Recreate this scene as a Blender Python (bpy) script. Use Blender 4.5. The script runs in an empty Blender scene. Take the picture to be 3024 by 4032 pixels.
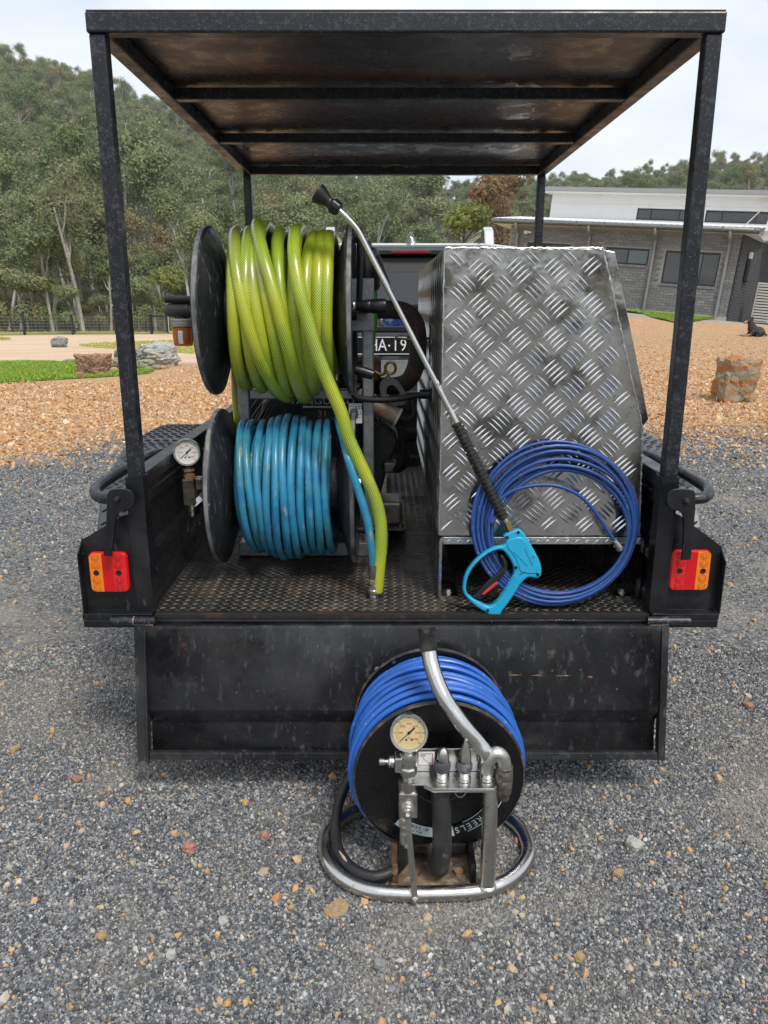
import bpy, bmesh, math, random
import numpy as np
from mathutils import Vector, Matrix, noise as mnoise

SC = bpy.context.scene
COL = SC.collection
R = math.radians

# ---------------------------------------------------------------- camera, sky, sun, exposure
cam_d = bpy.data.cameras.new('camera')
cam = bpy.data.objects.new('camera', cam_d); COL.objects.link(cam)
cam.location = (0.0, -1.837, 1.23)
cam.rotation_euler = (R(90 - 15.107), 0, 0)
cam_d.sensor_fit = 'VERTICAL'; cam_d.sensor_height = 36.0; cam_d.lens = 27.05
cam_d.clip_start = 0.05; cam_d.clip_end = 3000
SC.camera = cam

SUN_EL, SUN_AZ = R(56), R(150)          # azimuth measured from +Y towards +X: behind the camera, to the right
W = bpy.data.worlds.new('World'); SC.world = W; W.use_nodes = True
nt = W.node_tree; nt.nodes.clear()
def wn(t, **k):
    n = nt.nodes.new(t)
    for a, b in k.items(): setattr(n, a, b)
    return n
sky = wn('ShaderNodeTexSky', sky_type='NISHITA'); sky.sun_disc = False
sky.sun_elevation = SUN_EL; sky.sun_rotation = SUN_AZ; sky.dust_density = 2.0
bg1 = wn('ShaderNodeBackground'); bg1.inputs[1].default_value = 0.09
nt.links.new(sky.outputs[0], bg1.inputs[0])
tc = wn('ShaderNodeTexCoord')
mp = wn('ShaderNodeMapping'); mp.inputs['Scale'].default_value = (1, 1, 2.2)
nt.links.new(tc.outputs['Generated'], mp.inputs[0])
nz = wn('ShaderNodeTexNoise'); nz.inputs['Scale'].default_value = 2.3; nz.inputs['Detail'].default_value = 6; nz.inputs['Roughness'].default_value = 0.55
nt.links.new(mp.outputs[0], nz.inputs['Vector'])
cr = wn('ShaderNodeValToRGB')
cr.color_ramp.elements[0].position = 0.36; cr.color_ramp.elements[0].color = (0.64, 0.72, 0.83, 1)
cr.color_ramp.elements[1].position = 0.64; cr.color_ramp.elements[1].color = (0.98, 0.99, 1.0, 1)
nt.links.new(nz.outputs[0], cr.inputs[0])
bg2 = wn('ShaderNodeBackground'); bg2.inputs[1].default_value = 0.64
nt.links.new(cr.outputs[0], bg2.inputs[0])
mx = wn('ShaderNodeMixShader'); mx.inputs[0].default_value = 0.86      # a closed, thin overcast
nt.links.new(bg1.outputs[0], mx.inputs[1]); nt.links.new(bg2.outputs[0], mx.inputs[2])
ow = wn('ShaderNodeOutputWorld'); nt.links.new(mx.outputs[0], ow.inputs[0])

sd = bpy.data.lights.new('sun', 'SUN'); sd.energy = 1.5; sd.angle = R(14); sd.color = (1.0, 0.95, 0.86)
sun = bpy.data.objects.new('sun', sd); COL.objects.link(sun)
to_sun = Vector((math.sin(SUN_AZ) * math.cos(SUN_EL), math.cos(SUN_AZ) * math.cos(SUN_EL), math.sin(SUN_EL)))
sun.rotation_euler = to_sun.to_track_quat('Z', 'Y').to_euler()
sun.location = (3, -6, 9)

vs = SC.view_settings
vs.view_transform = 'Standard'; vs.look = 'None'; vs.gamma = 1.0; vs.exposure = 0.95; vs.use_curve_mapping = False
SC.cycles.use_denoising = True
SC.cycles.max_bounces = 8; SC.cycles.diffuse_bounces = 3; SC.cycles.glossy_bounces = 4; SC.cycles.transparent_max_bounces = 16

# ---------------------------------------------------------------- mesh helpers
def V(*a): return Vector(a)
def frame(t):
    t = t.normalized()
    a = Vector((0, 0, 1)) if abs(t.z) < 0.9 else Vector((0, 1, 0))
    s = t.cross(a).normalized(); u = s.cross(t).normalized()
    return s, u
class MB:
    def __init__(self): self.v = []; self.f = []; self.uv = {}
    def add(self, vs, fs):
        o = len(self.v); self.v += [tuple(q) for q in vs]; self.f += [tuple(i + o for i in q) for q in fs]; return self
    def box(self, x0, x1, y0, y1, z0, z1):
        x0, x1 = min(x0, x1), max(x0, x1); y0, y1 = min(y0, y1), max(y0, y1); z0, z1 = min(z0, z1), max(z0, z1)
        return self.add([(x0,y0,z0),(x1,y0,z0),(x1,y1,z0),(x0,y1,z0),(x0,y0,z1),(x1,y0,z1),(x1,y1,z1),(x0,y1,z1)],
                        [(0,3,2,1),(4,5,6,7),(0,1,5,4),(1,2,6,5),(2,3,7,6),(3,0,4,7)])
    def bar(self, p0, p1, w, h, up=(0,0,1)):                       # rectangular bar between two points
        p0, p1 = Vector(p0), Vector(p1); t = (p1 - p0).normalized(); up = Vector(up)
        s = t.cross(up).normalized() * (w / 2); u = s.cross(t).normalized() * (h / 2)
        q = [p0 - s - u, p0 + s - u, p0 + s + u, p0 - s + u, p1 - s - u, p1 + s - u, p1 + s + u, p1 - s + u]
        return self.add(q, [(0,3,2,1),(4,5,6,7),(0,1,5,4),(1,2,6,5),(2,3,7,6),(3,0,4,7)])
    def cyl(self, p0, p1, r0, r1=None, n=16, cap=True, rot=0.0):
        r1 = r0 if r1 is None else r1
        p0, p1 = Vector(p0), Vector(p1); s, u = frame(p1 - p0)
        a = [math.tau * i / n + rot for i in range(n)]
        q = [p0 + (s * math.cos(k) + u * math.sin(k)) * r0 for k in a] + [p1 + (s * math.cos(k) + u * math.sin(k)) * r1 for k in a]
        fs = [(i, (i + 1) % n, n + (i + 1) % n, n + i) for i in range(n)]
        fs = [tuple(reversed(k)) for k in fs]
        if cap: fs += [tuple(range(n)), tuple(reversed(range(n, 2 * n)))]
        return self.add(q, fs)
    def lathe(self, prof, o, axis, n=32, close=False):              # prof: (radius, distance along axis)
        o = Vector(o); ax = Vector(axis).normalized(); s, u = frame(ax); m = len(prof); q = []
        for r, h in prof:
            for i in range(n):
                k = math.tau * i / n; q.append(o + ax * h + (s * math.cos(k) + u * math.sin(k)) * r)
        fs = []
        for j in range(m if close else m - 1):
            a, b = j * n, ((j + 1) % m) * n
            for i in range(n): fs.append((a + i, b + i, b + (i + 1) % n, a + (i + 1) % n))
        return self.add(q, fs)
    def tube(self, pts, r, n=10, closed=False, cap=True, rr=None, dens=1.0):
        pts = [Vector(p) for p in pts]; m = len(pts); rs = rr or [r] * m
        tang = []
        for i in range(m):
            a = pts[(i - 1) % m] if (closed or i > 0) else pts[0]
            b = pts[(i + 1) % m] if (closed or i < m - 1) else pts[-1]
            tang.append((b - a).normalized())
        s, u = frame(tang[0]); base = len(self.v); L = 0.0; rows = m + (1 if closed else 0)
        for j in range(rows):
            i = j % m; t = tang[i]
            s = (s - t * s.dot(t)).normalized(); u = s.cross(t).normalized()
            if j: L += (pts[i] - pts[(j - 1) % m]).length
            for k in range(n + 1):
                a = math.tau * k / n
                self.uv[len(self.v)] = (L * dens, k / n)
                self.v.append(tuple(pts[i] + (s * math.cos(a) + u * math.sin(a)) * rs[i]))
        for j in range(rows - 1):
            for k in range(n):
                a = base + j * (n + 1) + k; b = a + n + 1
                self.f.append((a, a + 1, b + 1, b))
        if cap and not closed:
            self.f.append(tuple(base + k for k in reversed(range(n))))
            e = base + (rows - 1) * (n + 1); self.f.append(tuple(e + k for k in range(n)))
        return self
    def prism(self, poly, fn, d0, d1):                              # poly in 2-D, fn(a, b, d) -> point
        n = len(poly); q = [fn(a, b, d0) for a, b in poly] + [fn(a, b, d1) for a, b in poly]
        fs = [tuple(range(n)), tuple(reversed(range(n, 2 * n)))] + [(i, n + i, n + (i + 1) % n, (i + 1) % n) for i in range(n)]
        return self.add(q, fs)
    def strip(self, prof, x0, x1):                                  # open profile (y, z) swept along X
        n = len(prof); q = [(x0, y, z) for y, z in prof] + [(x1, y, z) for y, z in prof]
        return self.add(q, [(i, i + 1, n + i + 1, n + i) for i in range(n - 1)])
    def tread(self, p, t, nrm, L, w, h):                            # one raised lens-shaped bar of tread plate
        p = Vector(p); t = Vector(t); nrm = Vector(nrm); s = nrm.cross(t)
        a, b = t * (L / 2), t * (L * .22); o = s * (w / 2); z = nrm * h
        q = [p - a, p - b - o, p - b + o, p + b - o, p + b + o, p + a, p - b + z, p + b + z]
        return self.add(q, [(0,1,6),(0,6,2),(1,3,7,6),(6,7,4,2),(3,5,7),(7,5,4)])
    def build(self, name, mat, parent=None, smooth=False, bevel=0, kind=None, label=None, ang=40, fix=True):
        me = bpy.data.meshes.new(name); me.from_pydata(self.v, [], self.f)
        if self.uv:
            ul = me.uv_layers.new(name='uv'); vi = np.empty(len(me.loops), np.int32); me.loops.foreach_get('vertex_index', vi)
            arr = np.zeros((len(self.v), 2), np.float32)
            for k, c in self.uv.items(): arr[k] = c
            uvl = arr[vi]
            ul.data.foreach_set('uv', uvl.ravel())
        if fix:
            bm = bmesh.new(); bm.from_mesh(me); bmesh.ops.recalc_face_normals(bm, faces=bm.faces); bm.to_mesh(me); bm.free()
        return mesh_obj(name, me, mat, parent, smooth, bevel, kind, label, ang)
def mesh_obj(name, me, mat, parent=None, smooth=False, bevel=0, kind=None, label=None, ang=40):
    if mat: me.materials.append(M[mat] if isinstance(mat, str) else mat)
    if smooth:
        me.polygons.foreach_set('use_smooth', [True] * len(me.polygons))
        try: me.set_sharp_from_angle(angle=R(ang))
        except Exception: pass
    o = bpy.data.objects.new(name, me); COL.objects.link(o)
    if bevel:
        b = o.modifiers.new('bevel', 'BEVEL'); b.width = bevel; b.segments = 2; b.limit_method = 'ANGLE'; b.angle_limit = R(35)
        b.harden_normals = False
    if parent: put(o, parent)
    if kind: o['kind'] = kind
    if label: o['label'] = label
    return o
BASE = {}
def put(o, parent):                                                  # children are modelled in scene metres
    o.parent = parent
    p = parent
    while p.parent: p = p.parent
    if parent.parent is None: o.matrix_parent_inverse = BASE[parent.name] if parent.name in BASE else Matrix()
def tag(o, label, cat, group=None, kind=None):
    if label: o['label'] = label
    if cat: o['category'] = cat
    if group: o['group'] = group
    if kind: o['kind'] = kind
    return o
def thing(name, label, cat, loc=(0, 0, 0), group=None, mat4=None):
    o = bpy.data.objects.new(name, None); COL.objects.link(o); o.empty_display_size = 0.1
    if mat4 is not None: o.matrix_world = mat4; BASE[o.name] = Matrix()
    else: o.location = loc; BASE[o.name] = Matrix.Translation(-Vector(loc))
    return tag(o, label, cat, group)
def copy_tree(o, parent=None, name=None):
    c = o.copy(); COL.objects.link(c)
    if parent: c.parent = parent
    for ch in list(o.children): copy_tree(ch, c)
    return c
def text(body, size, mat, M4, parent, name='lettering', ext=0.0004, align='CENTER', sx=1.0):
    cu = bpy.data.curves.new('t', 'FONT'); cu.body = body; cu.size = size; cu.align_x = align; cu.align_y = 'CENTER'; cu.extrude = ext; cu.resolution_u = 3
    t = bpy.data.objects.new('t', cu); me = bpy.data.meshes.new_from_object(t); bpy.data.objects.remove(t); bpy.data.curves.remove(cu)
    me.transform(Matrix.Diagonal((sx, 1, 1, 1))); me.transform(M4)
    return mesh_obj(name, me, mat, parent)
def facing(loc, rot=0.0):            # text plane that faces -Y (the camera side), rot turns it in that plane
    return Matrix.Translation(loc) @ Matrix.Rotation(R(90), 4, 'X') @ Matrix.Rotation(rot, 4, 'Z')
def curve2d(name, outer, holes, depth, bev, M4, mat, parent, cyc=True):
    cu = bpy.data.curves.new('c', 'CURVE'); cu.dimensions = '2D'; cu.fill_mode = 'BOTH'; cu.extrude = depth / 2; cu.bevel_depth = bev; cu.bevel_resolution = 2; cu.offset = -bev
    for pts in [outer] + holes:
        sp = cu.splines.new('POLY'); sp.points.add(len(pts) - 1); sp.use_cyclic_u = True
        for q, (a, b) in zip(sp.points, pts): q.co = (a, b, 0, 1)
    t = bpy.data.objects.new('c', cu); me = bpy.data.meshes.new_from_object(t); bpy.data.objects.remove(t); bpy.data.curves.remove(cu)
    me.transform(M4)
    return mesh_obj(name, me, mat, parent, smooth=True, ang=50)
def chaikin(pts, k=2, closed=True):
    for _ in range(k):
        q = []; n = len(pts)
        for i in range(n if closed else n - 1):
            a, b = Vector(pts[i]), Vector(pts[(i + 1) % n]); q += [tuple(a * .75 + b * .25), tuple(a * .25 + b * .75)]
        pts = q if closed else [tuple(pts[0])] + q + [tuple(pts[-1])]
    return pts
def spline(pts, n=8, closed=False):                                   # Catmull-Rom
    P = [Vector(p) for p in pts]; m = len(P); out = []
    for i in range(m if closed else m - 1):
        g = lambda k: P[k % m] if closed else P[min(max(k, 0), m - 1)]
        a, b, c, d = g(i - 1), g(i), g(i + 1), g(i + 2)
        for j in range(n):
            t = j / n; out.append(.5 * (2 * b + (c - a) * t + (2 * a - 5 * b + 4 * c - d) * t * t + (3 * b - a - 3 * c + d) * t ** 3))
    if not closed: out.append(P[-1])
    return out
def sm(a, b, x):
    t = min(1, max(0, (x - a) / (b - a))); return t * t * (3 - 2 * t)

# ---------------------------------------------------------------- materials
M = {}
class NT:
    def __init__(self, name):
        self.m = bpy.data.materials.new(name); self.m.use_nodes = True; self.t = self.m.node_tree; self.t.nodes.clear()
        self.out = self.n('ShaderNodeOutputMaterial'); M[name] = self.m
    def n(self, t, **k):
        q = self.t.nodes.new(t)
        for a, b in k.items():
            if a.startswith('i_'): q.inputs[int(a[2:])].default_value = b
            else: setattr(q, a, b)
        return q
    def l(self, a, b): self.t.links.new(a, b)
    def val(self, s, x):
        if hasattr(x, 'is_output') or isinstance(x, bpy.types.NodeSocket): self.l(x, s)
        else: s.default_value = x
    def math(self, op, a, b=None, c=None, clamp=False):
        q = self.n('ShaderNodeMath', operation=op, use_clamp=clamp)
        for s, x in zip(q.inputs, (a, b, c)):
            if x is not None: self.val(s, x)
        return q.outputs[0]
    def map(self, x, lo, hi, a=0.0, b=1.0, smooth=True):
        q = self.n('ShaderNodeMapRange', interpolation_type='SMOOTHSTEP' if smooth else 'LINEAR')
        self.val(q.inputs[0], x)
        for i, k in enumerate((lo, hi, a, b)): self.val(q.inputs[i + 1], k)
        return q.outputs[0]
    def noise(self, vec, scale, detail=4.0, rough=.55, stretch=None, dist=0.0):
        if stretch:
            mpn = self.n('ShaderNodeMapping'); mpn.inputs['Scale'].default_value = stretch; self.l(vec, mpn.inputs[0]); vec = mpn.outputs[0]
        q = self.n('ShaderNodeTexNoise'); q.inputs['Scale'].default_value = scale; q.inputs['Detail'].default_value = detail
        q.inputs['Roughness'].default_value = rough; q.inputs['Distortion'].default_value = dist
        self.l(vec, q.inputs['Vector']); return q.outputs[0]
    def mix(self, f, a, b, mode='MIX'):
        q = self.n('ShaderNodeMix', data_type='RGBA', blend_type=mode)
        self.val(q.inputs[0], f)
        for s, x in ((q.inputs[6], a), (q.inputs[7], b)):
            if isinstance(x, (tuple, list)): s.default_value = (*x[:3], 1)
            else: self.l(x, s)
        return q.outputs[2]
    def ramp(self, x, stops, const=False):
        q = self.n('ShaderNodeValToRGB'); e = q.color_ramp.elements
        if const: q.color_ramp.interpolation = 'CONSTANT'
        while len(e) < len(stops): e.new(0.5)
        for k, (p, c) in zip(e, stops): k.position = p; k.color = (*c, 1)
        self.l(x, q.inputs[0]); return q.outputs[0]
    def bsdf(self, col, rough=.5, metal=0.0, **k):
        q = self.n('ShaderNodeBsdfPrincipled')
        if isinstance(col, (tuple, list)): q.inputs['Base Color'].default_value = (*col[:3], 1)
        else: self.l(col, q.inputs['Base Color'])
        self.val(q.inputs['Roughness'], rough); self.val(q.inputs['Metallic'], metal)
        for a, b in k.items(): self.val(q.inputs[a.replace('_', ' ')], b)
        return q
    def bump(self, h, st=.3, dist=.01):
        q = self.n('ShaderNodeBump'); q.inputs['Strength'].default_value = st; q.inputs['Distance'].default_value = dist; self.l(h, q.inputs['Height']); return q.outputs[0]
    def done(self, sh): self.l(sh.outputs[0] if hasattr(sh, 'outputs') else sh, self.out.inputs[0]); return self.m
def pm(name, col, rough=.5, metal=0.0, layers=(), bump=None, rvar=0.0, **kw):
    """plain procedural surface: base colour + noise layers (scale, lo, hi, colour[, stretch[, detail]]), roughness breakup and fine relief"""
    t = NT(name); c = t.n('ShaderNodeTexCoord').outputs['Object']; cc = None; col_s = col
    for ly in layers:
        sc, lo, hi, c2 = ly[:4]; st = ly[4] if len(ly) > 4 else None; de = ly[5] if len(ly) > 5 else 5.0
        fac = t.map(t.noise(c, sc, de, .6, st), lo, hi)
        col_s = t.mix(fac, col_s, c2)
    rg = rough
    if rvar: rg = t.map(t.noise(c, 14, 4, .6), .3, .7, max(.03, rough - rvar), min(1, rough + rvar))
    b = t.bsdf(col_s, rg, metal, **kw)
    if bump: t.l(t.bump(t.noise(c, bump[0], 4, .6), bump[1], bump[2] if len(bump) > 2 else .004), b.inputs['Normal'])
    return t.done(b)
BK = (.007, .0075, .0095)
pm('black_paint', BK, .36, layers=[(7, .48, .8, (.022, .022, .025)), (60, .64, .74, (.06, .06, .064), (1, 1, .35)), (11, .70, .76, (.08, .03, .015))], rvar=.14, bump=(120, .08))
pm('black_post', (.009, .0105, .015), .38, layers=[(75, .52, .66, (.040, .043, .053)), (190, .57, .68, (.10, .105, .12)), (18, .60, .78, (.026, .027, .032)), (12, .70, .76, (.06, .028, .018))], rvar=.12, bump=(150, .12))
pm('black_gate', (.009, .0095, .0115), .34, layers=[(4, .40, .70, (.036, .037, .040)), (55, .55, .72, (.062, .062, .065), (1, 1, .4)), (16, .58, .80, (.062, .061, .06), (1, 1, .45)), (210, .68, .73, (.26, .25, .24), (1, 1, .4)), (13, .70, .745, (.09, .034, .022))], rvar=.16, bump=(90, .1))
pm('rust_black', (.018, .016, .016), .6, layers=[(10, .50, .70, (.055, .026, .017)), (35, .56, .70, (.10, .045, .026))], bump=(100, .25))
pm('roof_under', (.030, .027, .026), .30, layers=[(3.2, .50, .62, (.075, .032, .018), (.35, 2.4, 1)), (20, .5, .7, (.045, .036, .03), (1, 1, 1))], rvar=.10, bump=(180, .10))
pm('floor_bar', (.085, .08, .075), .34, .6, layers=[(4.5, .40, .64, (.13, .11, .088)), (2.6, .52, .66, (.03, .03, .031))], rvar=.12)
pm('floor_steel', (.034, .033, .032), .38, .55, layers=[(4.5, .40, .64, (.075, .060, .046)), (9, .55, .72, (.11, .072, .048)), (25, .60, .72, (.16, .15, .14)), (2.6, .52, .66, (.012, .012, .013))], rvar=.16, bump=(140, .12))
pm('guard_plate', (.085, .09, .10), .42, .3, layers=[(8, .45, .7, (.055, .058, .066))], rvar=.12)
pm('guard_bar', (.022, .023, .028), .42, .2)
pm('amber_ring', (.50, .10, .003), .3)
pm('red_ring', (.30, .004, .006), .3)
pm('aluminium', (.56, .55, .53), .22, 1.0, layers=[(3.0, .45, .70, (.31, .30, .28)), (5, .60, .70, (.27, .195, .145)), (9, .54, .66, (.22, .215, .21)), (55, .60, .68, (.33, .325, .32))], rvar=.13, bump=(4.5, .22, .03))
pm('aluminium_side', (.52, .515, .50), .42, 1.0, layers=[(3.0, .45, .70, (.42, .405, .375))], rvar=.1, bump=(30, .10, .002))
pm('aluminium_bar', (.80, .80, .79), .26, 1.0, rvar=.08)
pm('aluminium_weld', (.62, .62, .61), .34, 1.0, bump=(160, .6, .003))
pm('galvanised', (.35, .365, .375), .42, .75, layers=[(38, .44, .58, (.30, .315, .325), None, 1.0), (90, .5, .64, (.39, .40, .405), None, 0.0)], rvar=.12)
pm('stainless', (.62, .61, .585), .24, 1.0, layers=[(9, .5, .8, (.47, .455, .43)), (40, .64, .72, (.33, .27, .22))], rvar=.09, bump=(200, .05))
pm('nickel', (.58, .575, .55), .30, 1.0, layers=[(30, .5, .7, (.40, .38, .35)), (12, .6, .74, (.30, .24, .18))], rvar=.1, bump=(220, .15))
pm('nickel_cast', (.55, .55, .53), .40, 1.0, bump=(420, .45, .002), rvar=.08)
pm('oily_steel', (.22, .20, .175), .42, .85, layers=[(30, .45, .65, (.11, .085, .065)), (70, .55, .7, (.33, .30, .27))], rvar=.1)
pm('scuffed_grey', (.10, .105, .115), .55, .3, layers=[(60, .5, .62, (.22, .225, .235)), (30, .5, .7, (.05, .05, .055))])
pm('brass', (.52, .36, .14), .36, 1.0, layers=[(40, .5, .7, (.35, .27, .16))])
pm('reel_plastic', (.017, .019, .023), .40, layers=[(9, .45, .72, (.040, .044, .052), (1, 1, .3)), (60, .56, .70, (.10, .105, .11), (1, 1, .25)), (120, .64, .70, (.22, .22, .22), (1, 1, .3))], rvar=.12)
pm('reel_rim', (.10, .105, .11), .5, layers=[(30, .4, .6, (.22, .22, .21), (1, 1, .3)), (9, .5, .7, (.05, .052, .055))])
pm('flange_black', (.006, .006, .008), .30, layers=[(60, .66, .74, (.12, .07, .045)), (6, .55, .8, (.02, .02, .022))], rvar=.1)
pm('flange_rim', (.03, .028, .026), .5, layers=[(40, .45, .65, (.12, .085, .06))])
pm('rubber', (.014, .014, .015), .50, layers=[(25, .5, .75, (.035, .034, .033))], bump=(180, .2))
pm('rubber_dusty', (.022, .022, .023), .52, layers=[(16, .45, .68, (.075, .072, .068)), (45, .6, .7, (.12, .11, .10))], bump=(140, .15))
pm('grip_rubber', (.016, .015, .014), .62, layers=[(50, .55, .72, (.07, .06, .05))], bump=(160, .3))
pm('tyre', (.018, .018, .019), .75, layers=[(12, .45, .7, (.05, .046, .042))])
pm('teal_hose', (.028, .235, .40), .33, layers=[(6, .42, .66, (.035, .175, .215)), (16, .52, .68, (.020, .15, .30)), (90, .60, .70, (.26, .27, .24), (1, .2, .2)), (60, .66, .72, (.32, .30, .25))], rvar=.1, bump=(90, .08))
pm('navy_hose', (.016, .060, .235), .40, layers=[(9, .45, .7, (.020, .055, .165)), (80, .60, .70, (.09, .13, .24)), (120, .68, .72, (.25, .26, .27))], rvar=.1, bump=(260, .1))
pm('bright_blue_hose', (.020, .115, .47), .36, layers=[(9, .48, .72, (.018, .085, .30)), (90, .62, .70, (.16, .24, .38))], rvar=.1, bump=(260, .08))
pm('blue_plastic', (.010, .33, .56), .38, layers=[(24, .52, .70, (.05, .33, .47)), (12, .60, .74, (.18, .30, .33)), (110, .64, .70, (.20, .24, .24))], rvar=.1, bump=(300, .15))
pm('red_plastic', (.50, .03, .035), .4)
pm('black_plastic', (.010, .010, .011), .36, rvar=.08)
pm('engine_black', (.012, .0125, .0135), .33, layers=[(12, .5, .78, (.03, .03, .032))], rvar=.1)
pm('engine_grey', (.20, .20, .20), .5, .5, layers=[(20, .5, .7, (.10, .095, .09))])
pm('rusty_pipe', (.050, .034, .031), .72, layers=[(20, .42, .62, (.085, .048, .038)), (90, .55, .68, (.12, .085, .07))], bump=(240, .4))
pm('rust', (.20, .10, .055), .75, layers=[(18, .4, .62, (.10, .055, .035)), (45, .5, .66, (.30, .19, .11))], bump=(120, .4))
pm('rust_plate', (.22, .155, .10), .7, layers=[(14, .42, .62, (.075, .06, .05)), (50, .52, .66, (.32, .25, .18))], bump=(120, .3))
pm('copper_bolt', (.36, .19, .11), .42, .9)
pm('red_paint', (.34, .05, .035), .5)
pm('yellow_zinc', (.46, .30, .07), .38, .8)
pm('filter_beige', (.46, .36, .27), .35, layers=[(10, .5, .7, (.36, .20, .13))])
pm('white_plastic', (.74, .74, .72), .4)
pm('sticker_white', (.78, .80, .80), .45)
pm('sticker_pale', (.62, .74, .75), .45)
pm('ink_black', (.008, .008, .009), .5)
pm('ink_red', (.50, .04, .06), .5)
pm('ink_navy', (.02, .035, .10), .5)
pm('dial_white', (.70, .70, .64), .4)
pm('dial_cream', (.72, .60, .33), .35, layers=[(30, .5, .75, (.62, .53, .32))])
pm('plate_black', (.010, .010, .012), .35)
pm('cap_grey', (.23, .22, .19), .5, layers=[(40, .5, .7, (.33, .31, .27))])
t = NT('strainer_bowl'); b = t.bsdf((.80, .38, .13), .12, 0, Transmission_Weight=.75, IOR=1.2); t.done(b)
pm('strainer_core', (.50, .19, .06), .6, layers=[(30, .45, .65, (.26, .10, .035), (6, 6, .3))])
def lens_mat(name, col, em):
    t = NT(name); c = t.n('ShaderNodeTexCoord').outputs['Object']
    w = t.n('ShaderNodeTexVoronoi'); w.inputs['Scale'].default_value = 330; t.l(c, w.inputs['Vector'])
    b = t.bsdf(col, .16, 0, Subsurface_Weight=.25, Coat_Weight=.6); b.inputs['Subsurface Radius'].default_value = (.004, .001, .001)
    t.l(t.bump(w.outputs['Distance'], .35, .002), b.inputs['Normal']); t.done(b)
lens_mat('red_lens', (.72, .012, .016), 0); lens_mat('amber_lens', (.88, .22, .006), 0)
pm('lens_red_band', (.60, .006, .010), .25, bump=(420, .5, .002))
# braided green hose: clear outer wall over a pale net of yarn, from the hose's own length and girth
t = NT('green_hose'); uvn = t.n('ShaderNodeUVMap'); uvn.uv_map = 'uv'; sp = t.n('ShaderNodeSeparateXYZ'); t.l(uvn.outputs[0], sp.inputs[0])
obj = t.n('ShaderNodeTexCoord').outputs['Object']
U = t.math('MULTIPLY', sp.outputs[0], 150.0); Vv = t.math('MULTIPLY', sp.outputs[1], 16.0)
def tri(x): return t.math('ABSOLUTE', t.math('SUBTRACT', t.math('FRACT', x), .5))
l1 = tri(t.math('ADD', U, Vv)); l2 = tri(t.math('SUBTRACT', U, Vv))
net = t.map(t.math('MAXIMUM', l1, l2), .36, .45)
n1 = t.map(t.noise(obj, 7, 3), .40, .62)
ground_c = t.mix(n1, (.085, .20, .004), (.25, .285, .005))
dirt = t.map(t.noise(obj, 4.5, 3), .50, .72)
ground_c = t.mix(dirt, ground_c, (.135, .145, .03))
yarn = t.mix(dirt, (.64, .70, .07), (.42, .41, .13))
colg = t.mix(net, ground_c, yarn)
b = t.bsdf(colg, .34, 0, Coat_Weight=.45, Coat_Roughness=.2)
t.l(t.bump(t.noise(obj, 60, 2), .1, .003), b.inputs['Normal']); t.done(b)
pm('green_feed', (.06, .38, .03), .35)
# vehicle
pm('car_paint', (.105, .11, .12), .22, .6, Coat_Weight=1.0, Coat_Roughness=.03)
pm('silver_sky_sheen', (.42, .43, .44), .25, .5, Coat_Weight=1.0, Coat_Roughness=.04)  # rail silver; on the roof, bright sky reflection put into the grey paint
pm('car_glass', (.010, .012, .014), .03, Coat_Weight=1.0, Coat_Roughness=.0)
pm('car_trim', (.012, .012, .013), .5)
pm('chrome', (.78, .79, .80), .10, 1.0)
pm('emblem_blue', (.006, .035, .20), .15, Coat_Weight=1.0)
pm('lamp_red', (.24, .008, .012), .12, Coat_Weight=1.0)
pm('plate_white', (.82, .82, .80), .4)
# house
t = NT('brick'); oi = t.n('ShaderNodeObjectInfo'); oc = t.n('ShaderNodeTexCoord').outputs['Object']
wn_ = t.n('ShaderNodeTexWhiteNoise', noise_dimensions='3D'); 
geo = t.n('ShaderNodeNewGeometry')
rnd = t.math('FRACT', t.math('ADD', oi.outputs['Random'], geo.outputs['Random Per Island']))
bc = t.ramp(rnd, [(0, (.16, .16, .168)), (.45, (.235, .233, .238)), (.8, (.20, .195, .195)), (1, (.29, .285, .28))])
bc = t.mix(t.map(t.noise(oc, 25, 4), .4, .75), bc, (.15, .145, .145))
t.done(t.bsdf(bc, .85))
pm('mortar', (.28, .275, .27), .9, bump=(60, .2))
pm('dark_block', (.075, .077, .085), .85, layers=[(9, .4, .7, (.055, .056, .062))])
pm('dark_joint', (.035, .036, .04), .9)
pm('slab', (.46, .44, .40), .9, layers=[(5, .4, .7, (.36, .34, .31))])
pm('white_cladding', (.76, .765, .76), .55, layers=[(2, .45, .8, (.70, .705, .70))])
pm('roof_white', (.72, .73, .73), .45)
pm('fascia_grey', (.30, .31, .32), .4)
pm('gutter_grey', (.16, .165, .17), .35)
pm('pipe_grey', (.22, .23, .235), .4)
pm('window_frame', (.010, .010, .012), .4)
pm('window_glass', (.012, .016, .022), .04, Coat_Weight=1.0)
pm('window_blind', (.055, .058, .065), .25, Coat_Weight=.6)
pm('window_teal', (.045, .075, .088), .06, Coat_Weight=1.0)
pm('aircon_cream', (.52, .51, .47), .5)
pm('white_steel', (.80, .80, .80), .4)
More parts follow.
